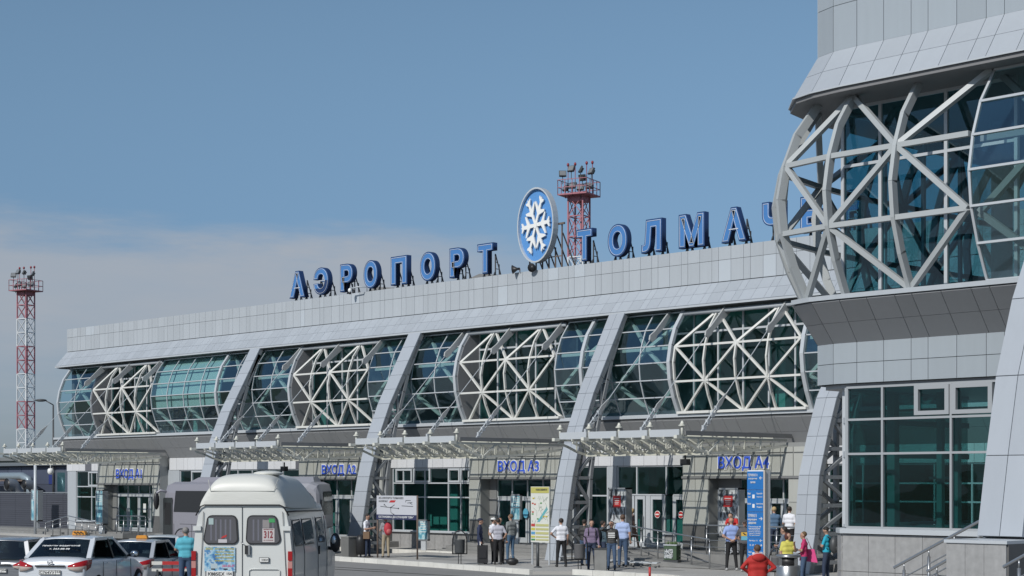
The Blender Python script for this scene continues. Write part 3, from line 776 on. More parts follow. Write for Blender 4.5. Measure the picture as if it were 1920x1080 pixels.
# open cage
ZW = [10.76, 9.47, 8.10, 6.80]
cg = [((-15.0, 28.9), (0, -1)), ((-16.5, 28.9), (0, -1)), ((-18.05, 28.9), (0, -1)), ((-19.52, 28.9), (-.02, -1)), ((-20.35, 29.05), (-.36, -.93)), ((-20.7, 29.6), (-.57, -.82)), ((-20.9, 30.9), (-.8, -.42)),
      ((-21.0, 32.4), (-1, 0)), ((-21.0, 33.9), (-1, 0)), ((-21.0, 35.4), (-1, 0)), ((-21.0, 36.9), (-1, 0)), ((-21.0, 38.4), (-1, 0))]
def CP(i, z):
    (bx, by), (nx, ny) = cg[i]; L = math.hypot(nx, ny); o = -offs((ZW[0] - z) / (ZW[0] - ZW[3]))
    if i >= 5: o *= 0.8 if i > 5 else 1.0
    return Vector((bx + nx / L * o, by + ny / L * o, z))
M_CAGE = mat('cage_paint', (0.40, 0.425, 0.435), 0.45, noise=0.05, nscale=2)
def cup(i): (bx, by), n = cg[min(max(i, 0), len(cg) - 1)]; return (-n[0], -n[1], 0)
for i in range(1, len(cg) - 1):
    odd, ev = (i, i + 1) if i % 2 else (i + 1, i)     # cols 1 (X -16.9) and 3 (X -19.9) carry the top nodes
    for (a, za), (b, zb) in (((odd, 0), (ev, 1)), ((ev, 1), (odd, 2)), ((odd, 2), (ev, 3))):
        ibeam('cage_bar', M_CAGE, CP(a, ZW[za]), CP(b, ZW[zb]), 0.10, 0.12, WG, up=cup(i))
    for r in (1, 2): ibeam('cage_bar', M_CAGE, CP(i, ZW[r]), CP(i + 1, ZW[r]), 0.10, 0.115, WG, up=cup(i))
for i in range(2, len(cg)):
    g = MB(); zz = [ZW[0] + (ZW[3] - ZW[0]) * k / 6 for k in range(7)]
    for a, b in zip(zz, zz[1:]): g.beam(CP(i, a), CP(i, b), .085, .17, 0, up=cup(i), ext=.02)
    g.build('cage_rib', M_CAGE, WG)
# set-back glazing of the upper floor
def vglass(p0, p1, z0, z1, m, frame=True, rails=()):
    p0 = Vector((*p0, 0)); p1 = Vector((*p1, 0)); d = p1 - p0; a = math.atan2(d.y, d.x)
    Mx = Matrix.Translation(((p0.x + p1.x) / 2, (p0.y + p1.y) / 2, (z0 + z1) / 2)) @ Matrix.Rotation(a, 4, 'Z') @ Matrix.Diagonal((d.length - .05, .012, z1 - z0, 1))
    inst('pane', 'box', m, Mx, WG)
    g = MB()
    for p in ((p0,) if True else ()): g.bx(p.x - .035, p.x + .035, p.y - .045, p.y + .045, z0, z1)
    for z in (z0 + .03, z1 - .03) + tuple(rails): g.beam((p0.x, p0.y - .005, z), (p1.x, p1.y - .005, z), .07, .06, 0)
    g.build('glazing_frame', M_MULL, WG)
M_WGL = glass_mat('wing_glass', (0.52, 0.71, 0.74), (0.55, 0.72, 0.82), 0.05, 0.01, 0.15)
gp = [(-16.4, 29.2), (-17.9, 29.2), (-19.4, 29.2), (-20.30, 29.2), (-20.5, 29.5)]
for i, (a, b) in enumerate(zip(gp, gp[1:])): vglass(a, b, 6.8, 10.76, M_WGL, rails=(9.55,) if i < 3 else ())
gy = [29.5, 31, 32.5, 34, 35.5, 37, 38.5]
for a, b in zip(gy, gy[1:]): vglass((-20.5, a), (-20.5, b), 6.8, 10.76, M_WGL)
g = MB(); g.bx(-20.6, XR, 41, 41.3, 6.7, 10.7); g.bx(-12, -11.7, 29, 41, 6.7, 10.7); g.build('upper_back_wall', M_INT, WG)
for x, y in ((-18.6, 32.5),): g = MB(); g.tube([(x, y, 6.7), (x, y, 10.7)], .22, 12); g.build('interior_column', mat('teal_column', (.24, .33, .33), .6), WG)
# glazed bulge right of the cage
PW = prof(28.9, 10.74, 6.82)
bulge_glass(WG, PW, [-16.42, -14.9, -13.4, -11.9, -10.4, -9.0], (), None)
truss(WG, [-16.6, -15.1, -13.6, -12.1, -10.6], nodes(29.5, 0, ZW), ZW, M_LATT, .12, .13, first=1, ribs=[], name='inner_truss_bar', rings=(1,))
# ground floor glazing on the granite base
zs = [2.2, 3.68, 4.37, 5.02]
allx = [-20.05, -19.2, -17.65, -16.1, -14.55, -13.0, -11.4]
f = MB()
window(WG, -20.05, -11.4, allx[1:-1], zs, y=28.98, glass=M_GLASSW, fm=mat('wing_mullion', (.36, .38, .40), .4, .1), fw=.045, vents=((-18.45, -17.68, 4.42, 5.0), (-17.62, -16.75, 4.42, 5.0)))
for (p0, p1) in (((-20.05, 28.98), (-20.3, 29.25)), ((-20.3, 29.25), (-20.3, 34))):
    for za, zb in zip(zs, zs[1:]): vglass(p0, p1, za, zb, M_GLASSW)
g = MB(); g.extrude([(x, y, 2.08) for x, y in ((-11, 28.78), (-20.1, 28.78), (-20.42, 29.1), (-20.42, 50), (-11, 50))], (0, 0, .1)); g.build('sill', M_MULL, WG)
g = MB(); g.extrude([(x, y, 0) for x, y in ((-11, 28.9), (-20.05, 28.9), (-20.32, 29.2), (-20.32, 50), (-11, 50))], (0, 0, 2.07)); g.build('plinth_core', M_JOINT, WG)
for r, (z0, z1) in enumerate(((0.02, 0.66), (0.67, 1.31), (1.32, 2.06))):
    xs_ = cuts(-20.08, -11, (0.62,))
    for a, b in zip(xs_, xs_[1:]):
        ibox('granite_tile', M_GRAN, ((a + b) / 2, 28.87, (z0 + z1) / 2), (b - a - .008, .05, z1 - z0), WG)
    quad_panel('granite_tile', M_GRAN, [(-20.09, 28.86, z1), (-20.40, 29.18, z1), (-20.40, 29.18, z0), (-20.09, 28.86, z0)], WG, t=0.03, gap=.004)
# interior seen through the glass
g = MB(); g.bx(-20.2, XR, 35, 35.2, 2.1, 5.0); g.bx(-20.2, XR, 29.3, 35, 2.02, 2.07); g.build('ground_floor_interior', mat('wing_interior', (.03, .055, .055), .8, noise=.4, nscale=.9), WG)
mt = mat('teal_column', (.24, .33, .33), .6)
for x, y, w in ((-19.9, 30.4, .18), (-18.9, 30.6, .12), (-18.35, 30.3, .14), (-16.6, 31.6, .3), (-15.5, 31.2, .25), (-14.1, 31.5, .3)):
    ibox('interior_column', mt, (x, y, 3.5), (w, w, 2.9), WG)
for x0, x1, y, z in ((-19.6, -18.9, 31.3, 3.2), (-17.9, -16.8, 32, 3.15), (-16.4, -15.9, 32, 3.15), (-15.4, -13, 31.8, 3.15), (-17.9, -16.8, 32.4, 4.1)):
    ibox('interior_rail', mt, ((x0 + x1) / 2, y, z), (x1 - x0, .05, .06), WG)
ibox('interior_wall', mt, (-17.2, 33.5, 4.1), (1.4, .1, .5), WG); ibox('interior_wall', mt, (-14.8, 33.4, 4.1), (1.4, .1, .5), WG)
# pillar of the wing on its granite block
FW = [(24.50, 2.24), (24.97, 4.51), (25.41, 5.78), (25.85, 6.6), (27.9, 10.0)]
pillar(-14.05, FW, [(26.6, 2.24), (26.9, 5.5), (27.4, 8), (27.85, 9.6)], 'largest slanted silver pillar at the right edge, standing on a granite block', w=.80, seg=1.34)
BK = thing('granite_block', 'grey granite block carrying the slanted pillar at the right edge', 'plinth block', (-13.9, 24.3, 0), world=True)
g = MB(); g.bx(-14.5, -13.5, 23.72, 27.9, 0, 2.16); g.build('core', M_JOINT, BK)
for z0, z1 in ((0, .66), (.67, 1.42), (1.43, 2.16)):
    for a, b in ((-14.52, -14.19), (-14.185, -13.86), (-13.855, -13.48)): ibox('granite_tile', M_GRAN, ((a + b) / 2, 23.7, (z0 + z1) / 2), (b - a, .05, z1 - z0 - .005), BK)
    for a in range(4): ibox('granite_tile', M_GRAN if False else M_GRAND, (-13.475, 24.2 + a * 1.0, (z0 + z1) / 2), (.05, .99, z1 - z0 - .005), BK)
ibox('cap', M_MULL, (-14.0, 25.8, 2.18), (1.1, 4.3, .05), BK)
# stairs with handrails between wing and block
g = MB()
for i in range(11): g.bx(-19.2 + i * .31, -14.6, 25.7, 28.7, 0.135 * i + .001 * i, 0.135 * (i + 1))
g.build('wing_stairs', M_GRAN, kind='structure')
g = MB(); g.bx(-14.6, -8, 23.2, 28.7, 0, 1.2); g.bx(-13.4, -8, 21, 23.7, 0, .9); g.build('wing_terrace', M_GRAND, kind='structure')
def handrail(name, label, a, b, posts, zfoot, group=None, rails=(.28, .52, .75), m=M_STEEL, r=.028):
    t = thing(name, label, 'handrail', (a[0], a[1], a[2] - 1), world=True, group=group)
    a = Vector(a); b = Vector(b)
    ibeam('top_rail', m, a, b, r * 2, r * 2, t, shape='rod')
    for k in rails: ibeam('lower_rail', m, a - Vector((0, 0, k)), b - Vector((0, 0, k)), r * .9, r * .9, t, shape='rod')
    for f in posts:
        p = a.lerp(b, f); z = zfoot(p) if callable(zfoot) else zfoot
        g = MB(); g.tube([(p.x, p.y, z), (p.x, p.y, p.z - .14)], r * 1.05); g.tube([(p.x, p.y, p.z - .14), (p.x, p.y, p.z - .02)], r * .5); g.build('post', m, t)
    return t
SG = 'steel handrails of the wing stairs'
handrail('stair_handrail', 'rear steel handrail climbing past the wing windows to the pillar', (-17.79, 27.2, 1.52), (-15.6, 27.2, 2.62), (.1, .34, .58, .9), lambda p: max(0, p.z - 1.0), SG)
handrail('stair_handrail', 'front steel handrail climbing towards the granite block', (-16.2, 25.8, 1.56), (-14.6, 25.8, 2.42), (.12, .55, .95), lambda p: max(0, p.z - 1.0), SG)
handrail('stair_handrail', 'short steel handrail at the far right edge in front of the granite block', (-12.85, 22.5, 1.87), (-11.2, 22.5, 2.75), (.15, .7), lambda p: max(0, p.z - 1.0), SG)
RG = 'tubular railings at the entrances'
F = lambda p: 0.02
handrail('ramp_railing', 'grey tubular railing sloping down the ramp before entrance four', (-45.0, 49.1, 1.55), (-38.9, 47.7, 1.06), (0, .16, .33, .5, .66, .83, 1), lambda p: .0, RG, (.3, .55, .8))
handrail('ramp_railing', 'horizontal grey railing on the platform edge before entrance four', (-40.3, 49.25, 1.52), (-31.4, 49.25, 1.52), (0, .12, .24, .36, .48, .6, .72, .84, 1), PZ, RG, (.3, .55, .8))
handrail('ramp_railing', 'grey railing at the foot of the entrance one ramp, left piece', (-90.9, 50.2, .75), (-88.3, 50.2, 1.18), (0, .33, .66, 1), .05, RG, (.25, .5))
handrail('ramp_railing', 'grey railing sloping along the entrance one ramp behind the taxis', (-88.3, 50.25, 1.18), (-84.6, 50.25, .82), (.2, .4, .6, .8, 1), .1, RG, (.25, .5))
handrail('ramp_railing', 'short level grey railing in front of the entrance one doors', (-84.2, 50.9, 1.25), (-81.2, 50.9, 1.25), (0, .25, .5, .75, 1), .05, RG, (.25, .5, .75))
# ------------------------------------------------------------------ rooftop lettering
def roof_letter(ch, x0, x1, z0, z1, label, y=53.35):
    w, h = x1 - x0, z1 - z0
    t = thing('rooftop_letter', label, 'sign letter', ((x0 + x1) / 2, y, 12.42), group='blue rooftop sign letters')
    def add(nm, m, ww, hh, yy, zz, **k):
        me = text_data(ch, ww, hh, **k); me.materials.clear(); me.materials.append(m)
        me.polygons.foreach_set('material_index', [0] * len(me.polygons))
        o = bpy.data.objects.new(nm, me); COL.objects.link(o); o.parent = t; o.location = (0, yy, zz - 12.42); return o
    add('letter_body', M_NAVY, w, h, 0, z0, ext=0.13, offset=0.07, res=5)
    add('letter_face', M_BLUE, w - .09, h - .09, -0.137, z0 + .045, ext=0.004, offset=0.055, res=5)
    add('neon_tube', M_NEON, w - .13, h - .13, -0.152, z0 + .065, outline=0.007, offset=0.034, res=5)
    g = MB(); xs_ = (-w * .33, w * .33) if w > 1.05 or ch in 'ПЛМА' else (-w * .2, w * .25)
    for x in xs_:
        g.beam((x, .18, -.12), (x, .18, h * .78), .045, .045); g.beam((x, .62, -.12), (x, .18, h * .78), .04, .04)
        g.beam((x + .0, .42, -.12), (x + .0, .42, h * .45), .035, .035)
        for q in (.1, .4, .7, 1.0): g.beam((x, .18, q), (x, .18 + .40 * (1 - q / (h * .85)), q), .03, .03)
    g.build('support_frame', mat('letter_frame', (.10, .10, .105), .7), t)
    g = MB()
    for x in xs_: g.beam((x, .0, -.1), (x, .16, .25), .05, .05)
    g.build('bracket', M_DGREY, t)
W1 = [('А', -71.22, -69.9, 'blue letter А at the left start of the rooftop sign'), ('Э', -69.2, -67.95, 'blue rooftop letter Э, second from the left'),
      ('Р', -67.03, -66.0, 'blue rooftop letter Р between Э and the first О'), ('О', -65.19, -64.1, 'blue rooftop letter О above the parapet camera'),
      ('П', -63.12, -61.9, 'blue rooftop letter П between two letters О'), ('О', -60.97, -59.85, 'blue rooftop letter О right of П, before the round roof vent'),
      ('Р', -58.9, -57.85, 'blue rooftop letter Р, next to last of the first word'), ('Т', -57.01, -55.95, 'blue rooftop letter Т ending the first word, left of the round emblem'),
      ('Т', -50.75, -49.8, 'blue rooftop letter Т in front of the floodlight mast'), ('О', -48.92, -47.8, 'blue rooftop letter О right of the floodlight mast'),
      ('Л', -47.03, -45.9, 'blue rooftop letter Л in the second word'), ('М', -45.01, -43.65, 'blue rooftop letter М, widest of the second word'),
      ('А', -42.8, -41.55, 'blue rooftop letter А in the second word, right of М'), ('Ч', -40.79, -39.75, 'blue rooftop letter Ч half hidden by the steel cage'),
      ('Е', -38.97, -38.0, 'blue rooftop letter Е seen through the steel cage'), ('В', -37.1, -36.0, 'blue rooftop letter В behind the steel cage of the wing'), ]
for ch, a, b, lab in W1: roof_letter(ch, a, b, 12.60, 13.98, lab)
# round emblem
E0 = thing('rooftop_emblem', 'oval blue rooftop emblem with a snowflake made of white planes', 'emblem', (-53.13, 53.3, 12.42))
def oval(w, h, cz, n=40): return [(w * cos(2 * pi * i / n), 0, cz + h * sin(2 * pi * i / n)) for i in range(n)]
ew, eh, ec = 1.13, 1.66, 14.44 - 12.42
n = 40; g = MB(); O1 = oval(ew, eh, ec); O2 = oval(ew - .06, eh - .07, ec)
vs = [(x, -.22, z) for x, y, z in O1] + [(x, .1, z) for x, y, z in O1] + [(x, -.22, z) for x, y, z in O2] + [(x, .1, z) for x, y, z in O2]
fs = []
for i in range(n):
    j = (i + 1) % n
    fs += [(i, j, n + j, n + i), (2 * n + i, 3 * n + i, 3 * n + j, 2 * n + j), (i, 2 * n + i, 2 * n + j, j), (n + i, n + j, 3 * n + j, 3 * n + i)]
g.add(vs, fs); g.build('rim', mat('emblem_rim', (.62, .65, .67), .35, .3), E0)
g = MB(); g.extrude([(x, -.08, z) for x, y, z in O2], (0, .1, 0)); g.build('disc', mat('emblem_blue', (.10, .28, .60), .45), E0)
plane2 = [(0, .05), (.05, .10), (.055, .38), (.30, .62), (.30, .70), (.06, .58), (.045, .78), (.14, .90), (.14, .96), (.02, .92), (0, 1.0)]
def plane_poly(): return plane2 + [(-x, y) for x, y in plane2[-2:0:-1]]
sk = ew / eh
for k in range(6):
    a = k * pi / 3 + .06
    g = MB(); pts = []
    for x, y in plane_poly():
        r = 1.36 * y; xx = x * 1.55
        X_ = (r * cos(a) - xx * sin(a)) * sk * .98; Z_ = r * sin(a) + xx * cos(a)
        pts.append((X_, -.20, ec + Z_))
    g.extrude(pts, (0, .07, 0)); g.build('plane_shape', mat('emblem_white', (.80, .80, .78), .4), E0)
g = MB(); g.extrude([(.16 * sk * cos(i * pi / 3), -.22, ec + .16 * sin(i * pi / 3)) for i in range(6)], (0, .1, 0)); g.build('centre_boss', mat('emblem_white', (.8, .8, .78), .4), E0)
g = MB()
for x in (-.8, -.4, 0, .4, .8, 1.2): g.beam((x, .25, 0), (x, .25, 1.0), .05, .05); g.beam((x, 1.2, 0), (x, .3, 1.6), .045, .045)
g.beam((-.8, .25, .6), (1.2, .25, .6), .04, .04); g.beam((1.2, .25, 1.0), (1.2, .25, 2.0), .05, .05); g.beam((1.0, .2, 2.0), (1.4, .2, 2.0), .08, .08)
g.build('support_frame', M_RUST, E0)
# horn loudspeakers and camera on the parapet
for x, yy, lab in ((-53.9, 52.9, 'black horn loudspeaker on the parapet, left of the pair below the emblem'), (-53.1, 53.05, 'black horn loudspeaker on the parapet, right of the pair below the emblem')):
    t = thing('horn_loudspeaker', lab, 'loudspeaker', (x, yy, 12.43), group='horn loudspeakers')
    g = MB(); s = -1 if x < -53.5 else .2
    d = Vector((s, -.6, -.1)).normalized()
    g.tube([Vector((0, 0, .14)), Vector((0, 0, .14)) + d * .12, Vector((0, 0, .14)) + d * .34], [.05, .06, .20], 12); g.build('horn', M_BLACK, t)
    g = MB(); g.tube([(0, 0, 0), (0, 0, .14)], .025); g.build('stand', M_RUST, t)
t = thing('surveillance_camera', 'white dome surveillance camera on an arm at the parapet edge', 'camera', (-64.66, 52.9, 12.43))
g = MB(); g.tube([(0, .1, 0), (0, .1, .2), (-.1, -.35, .2), (-.75, -.35, .17)], .03); g.build('arm', M_MULL, t)
g = MB(); g.ell((-.75, -.35, .08), (.1, .1, .12)); g.build('housing', M_WHITE, t)
g = MB(); g.ell((-.75, -.35, -.04), (.075, .075, .08)); g.build('dome', M_BLACK, t)
# round roof vents behind the letters
for x, y, w, lab in ((-65.3, 60, 2.4, 'round grey roof hood behind the letters П and О'), (-73.6, 60, 2.6, 'low grey roof hood behind the first letters of the sign')):
    t = thing('roof_hood', lab, 'roof vent', (x, y, 12.2))
    g = MB(); g.extrude([(-w / 2 + w / 2 * (1 - cos(a * pi / 12)), 0, 1.35 * sin(a * pi / 24 ) ** .6 * 1.22 if a else 0) for a in range(0, 13)] + [(w, 0, 1.5), (w, 0, 0)], (0, 2, 0)); g.build('shell', mat('hood', (.22, .22, .22), .7), t)
    g = MB(); g.bx(-w / 2 + .1, w - .1, .1, 1.9, -.02, .12); g.build('base', M_RUST, t)

# ------------------------------------------------------------------ floodlight masts
def mast(x, y, H_, w, label, bands):
    t = thing('floodlight_mast', label, 'floodlight mast', (x, y, -.3), R(18), group='red and white floodlight masts')
    secs_ = 16; hh = (H_ - 2.6) / secs_
    for i in range(secs_):
        z0 = i * hh; z1 = z0 + hh; m = bands(i)
        g = MB(); c = [(-w / 2, -w / 2), (w / 2, -w / 2), (w / 2, w / 2), (-w / 2, w / 2)]
        for q in range(4):
            a, b = c[q], c[(q + 1) % 4]
            g.beam((*a, z0), (*a, z1), .12, .12); g.beam((*a, z1), (*b, z1), .09, .09)
            g.beam((*a, z0), (*b, z1), .055, .055); g.beam((*b, z0), (*a, z1), .055, .055)
            mm = ((a[0] + b[0]) / 2, (a[1] + b[1]) / 2)
        g.beam((.2, 0, z0), (.2, 0, z1), .12, .12)
        g.build('mast_section', m, t)
    zt = H_ - 2.6; pw = w * .98
    g = MB(); g.bx(-pw, pw, -pw, pw, zt, zt + .12); g.bx(-w / 2, w / 2, -w / 2, w / 2, zt - .5, zt)
    for s in (-1, 1):
        for q in (-1, -.5, 0, .5, 1):
            g.beam((s * pw, q * pw, zt), (s * pw, q * pw, zt + 1.3), .05, .05); g.beam((q * pw, s * pw, zt), (q * pw, s * pw, zt + 1.3), .05, .05)
        for zz in (.65, 1.3): g.beam((s * pw, -pw, zt + zz), (s * pw, pw, zt + zz), .05, .05); g.beam((-pw, s * pw, zt + zz), (pw, s * pw, zt + zz), .05, .05)
    g.build('platform', M_MASTR, t)
    for q, (fx, fy, fz, yaw) in enumerate(((-.85, -.6, 1.9, -150), (-.15, -.8, 2.2, 170), (.45, -.7, 2.1, 120), (.95, -.2, 2.0, 150), (-.7, -.5, .7, 140), (-.1, -.7, .8, 180), (.4, -.6, .6, 185), (.85, -.3, .75, 220), (.0, .5, 1.7, 0))):
        g = MB(); Rm = Matrix.Rotation(R(yaw + 180), 3, 'Z') @ Matrix.Rotation(R(-28), 3, 'X')
        p = Vector((fx * pw, fy * pw, zt + fz))
        for c_, s_ in (((0, 0, 0), (.62, .16, .55)), ((0, .14, 0), (.40, .2, .35))): g.box(p + Rm @ Vector(c_), s_, 0, Rm)
        g.beam(p - Vector((0, 0, .9)), p, .05, .05)
        f_ = g.build('floodlight', M_DGREY, t)
        ibox('lamp_glass', mat('flood_glass', (.20, .21, .22), .2), p + Rm @ Vector((0, -.09, 0)), (.52, .02, .44), f_, rot=Rm)
    for q in (-.8, -.3, .5, .9):
        g = MB(); g.tube([(q * pw, .1, zt), (q * pw, .1, zt + 2.75)], .03, 6); g.ell((q * pw, .1, zt + 2.8), (.12, .12, .16), 8, 6); g.build('warning_lamp', mat('warning_red', (.25, .03, .04), .4), t)
mast(-183.1, 98.6, 28.4, 1.38, 'red and white lattice floodlight mast standing alone at the far left', lambda i: M_MASTR if i in (6, 7, 10, 11, 14, 15) else M_MASTW)
mast(-100.3, 105.5, 30.4, 1.38, 'red and white lattice floodlight mast rising behind the terminal roof', lambda i: M_MASTR if i in (2, 3, 6, 7, 10, 13, 14, 15) else M_MASTW)

# ------------------------------------------------------------------ far left: low building, fence, lamp, tree
t = thing('low_building', 'low blue and grey service building with a roof edge and one window behind the fence', 'building', (-112, 60, 0), world=True)
g = MB(); g.bx(-128, -96, 60, 72, -.3, 4.3); g.build('wall', mat('service_wall', (.05, .06, .09), .6, var=.1), t)
g = MB(); g.bx(-128.3, -95.7, 59.6, 72.3, 4.3, 4.5); g.build('roof', mat('service_roof', (.14, .16, .18), .6), t)
for x, z, w, h in ((-112, 2.3, 1.6, 1.1), (-107.5, 3.4, 1.2, .8), (-103.5, 2.4, 3, 1.5), (-104.5, 3.6, 1.4, 1), (-108.5, 2.0, 2.5, .7), (-101, 1.9, 2, 1.2)):
    ibox('blue_panel', mat('panel_blue', (.025, .04, .17), .5), (x, 59.97, z), (w, .04, h), t)
for xa in range(-127, -96, 2): ibox('wall_panel', mat('service_panel', (.07, .085, .13), .6, var=.12), (xa, 59.985, 3.6), (1.94, .02, 1.2), t)
ibox('window', mat('service_window', (.10, .12, .15), .3), (-105.9, 59.94, 3.15), (2.6, .06, 1.6), t)
ibox('window_pane', M_GLASSD, (-106.3, 59.9, 3.15), (1.0, .03, 1.3), t); ibox('doorway', M_BLACK, (-112.2, 59.94, 2.2), (1.7, .06, 2.4), t); ibox('door_frame', M_MULL, (-111.9, 59.90, 2.2), (.1, .05, 2.2), t)
t = thing('duct_pipe', 'grey insulated pipe running along the low building and bending down', 'pipe', (-112, 58.6, 0), world=True)
g = MB(); g.tube([(-128, 58.7, 3.55), (-109.5, 58.7, 3.55), (-108.6, 58.7, 3.3), (-108.4, 58.7, 2.6), (-108.4, 58.7, 0)], .28, 10); g.build('pipe', mat('duct', (.30, .36, .40), .35, .4), t)
g = MB(); g.bx(-126, -109, 58.4, 59.0, 3.2, 3.3); g.bx(-110.4, -109.9, 58.5, 58.9, 0, 3.25); g.build('pipe_rack', M_RUST, t)
for x, r, lab in ((-107.6, .42, 'round pale air intake pipe end behind the fence, left one'), (-105.2, .34, 'smaller pale air intake pipe end behind the fence, right one')):
    t = thing('air_intake', lab, 'air intake', (x, 56.5, 0), group='pipe ends behind the fence')
    g = MB(); g.tube([(0, .8, 0), (0, .8, 2.5), (0, .5, 2.95), (0, 0, 2.98)], r, 14, caps=False); g.build('pipe', M_PIPE, t)
    g = MB(); g.tube([(0, .03, 2.97), (0, .06, 2.97)], r * .9, 14); g.build('opening', M_BLACK, t)
t = thing('corrugated_fence', 'dark grey corrugated sheet metal fence left of the terminal', 'fence', (-99, 53.4, 0), world=True)
M_FEN = mat('fence_sheet', (.075, .08, .10), .55, .1, var=.05)
for k in range(9):
    x0 = -110.5 + 2 * k; g = MB(); z = .0
    while z < 2.42: g.bx(x0, x0 + 1.98, 53.38, 53.42, z, z + .09); g.bx(x0, x0 + 1.98, 53.41, 53.45, z + .09, z + .135); z += .135
    g.build('fence_panel', M_FEN, t); ibox('fence_post', M_DGREY, (x0 + 1.99, 53.48, 1.2), (.06, .06, 2.5), t)
ibeam('top_rail', M_PIPE, (-110.5, 53.4, 2.48), (-92.6, 53.4, 2.48), .08, .05, t)
ibeam('roof_slab', M_WHITE, (-94.6, 54.4, 2.62), (-92.4, 53.6, 2.5), .5, .08, t)
for x, c in ((-100.8, 'yellow'), (-99.3, 'yellow'), (-98.2, 'yellow')):
    pass
t = thing('lamp_post', 'tall grey street lamp with one arm left of the terminal', 'street lamp', (-107.2, 59.8, 0))
g = MB(); g.tube([(0, 0, -.3), (0, 0, 8.5)], [.10, .055]); g.tube([(0, 0, 8.5), (-.35, -.35, 8.78)], .04); g.build('pole', M_DGREY, t)
g = MB(); g.ell((-.62, -.6, 8.82), (.42, .2, .1), rot=Matrix.Rotation(R(45), 3, 'Z')); g.build('lamp_head', M_DGREY, t)
t = thing('flagpole', 'thin white pole under the canopy at entrance one', 'pole', (-93.2, 50.8, 0))
g = MB(); g.tube([(0, 0, 0), (0, 0, 4.4)], .09); g.build('pole', M_MULL, t)
t = thing('dome_camera', 'small dome camera hanging under the entrance one canopy corner', 'camera', (-91.2, 50.7, 3.6))
g = MB(); g.tube([(0, 0, .35), (0, 0, .85)], .03); g.lathe((0, 0, .0), [(.1, .35), (.17, .28), (.18, .12), (.12, .0), (.02, -.03)]); g.build('housing', M_WHITE, t)
def conifer(x, y, h, r, label, seed):
    q = random.Random(seed); t = thing('spruce_tree', label, 'tree', (x, y, -.3))
    g = MB(); g.tube([(0, 0, 0), (0, 0, h * .6), (.05, 0, h)], [.22, .12, .02], 6); g.build('trunk', mat('bark', (.06, .045, .035), .9), t)
    g = MB()
    for i in range(110):
        z = h * (.12 + .86 * (i / 110)); L = r * (1.02 - z / h) * q.uniform(.7, 1.15) + .15; a = q.uniform(0, 2 * pi)
        d = Vector((cos(a), sin(a), -.25 + .5 * z / h)); p0 = Vector((0, 0, z))
        for k in range(9):
            c = p0 + d * L * (k + 1) / 9 + Vector((q.uniform(-.1, .1), q.uniform(-.1, .1), q.uniform(-.12, .06)))
            u = Vector((q.uniform(-1, 1), q.uniform(-1, 1), q.uniform(-.5, .3))).normalized(); v = u.cross(Vector((q.uniform(-1, 1), q.uniform(-1, 1), 1))).normalized()
            s_ = .32 * (1.1 - k / 14); g.add([c, c + u * s_, c + v * s_ * .5 + u * s_ * .5], [(0, 1, 2)])
            g.add([c, c - u * s_ * .8, c - v * s_ * .5], [(0, 1, 2)])
    g.build('crown', mat('spruce', (.045, .055, .035), .9, noise=.3), t)
conifer(-152, 78, 8.6, 2.1, 'dark spruce tree beside the far left floodlight mast', 3)
conifer(-164, 84, 6.9, 2.2, 'small spruce top at the left picture edge beyond the low building', 5)
q = random.Random(4)
t = thing('shed_roofs', 'low pale industrial roofs far behind the fence at the left edge', 'building', (-215, 95, 0))
g = MB(); g.bx(-30, 40, 0, 8, -.3, 5.6); g.build('wall', mat('shed_wall', (.28, .29, .30), .7), t)
g = MB(); g.bx(-31, 41, -.3, 8.3, 5.6, 6.0); g.build('roof', mat('shed_roof', (.18, .19, .20), .7), t)

# ------------------------------------------------------------------ advertising totems, boards, bins
def poster_mat(name, base, spots, scale=5):
    m = mat(name, base, .4); t = m.node_tree; b = t.nodes['Principled BSDF']
    tcn = t.nodes.new('ShaderNodeTexCoord'); no = t.nodes.new('ShaderNodeTexNoise'); no.inputs['Scale'].default_value = scale; no.inputs['Detail'].default_value = 3
    cr = t.nodes.new('ShaderNodeValToRGB'); cr.color_ramp.interpolation = 'LINEAR'
    els = cr.color_ramp.elements; els[0].position = spots[0][0]; els[0].color = (*spots[0][1], 1); els[1].position = spots[-1][0]; els[1].color = (*spots[-1][1], 1)
    for p, c in spots[1:-1]: e = els.new(p); e.color = (*c, 1)
    t.links.new(tcn.outputs['Object'], no.inputs[0]); t.links.new(no.outputs[0], cr.inputs[0]); t.links.new(cr.outputs[0], b.inputs['Base Color'])
    return m
M_TEALP = poster_mat('teal_poster', (.3, .5, .6), [(.38, (.10, .30, .40)), (.48, (.28, .52, .60)), (.58, (.50, .68, .72)), (.66, (.10, .16, .22))], 3.2)
M_BWP = poster_mat('city_poster', (.5, .5, .5), [(.40, (.04, .045, .05)), (.47, (.35, .38, .40)), (.55, (.62, .64, .65)), (.62, (.12, .12, .13))], 5)
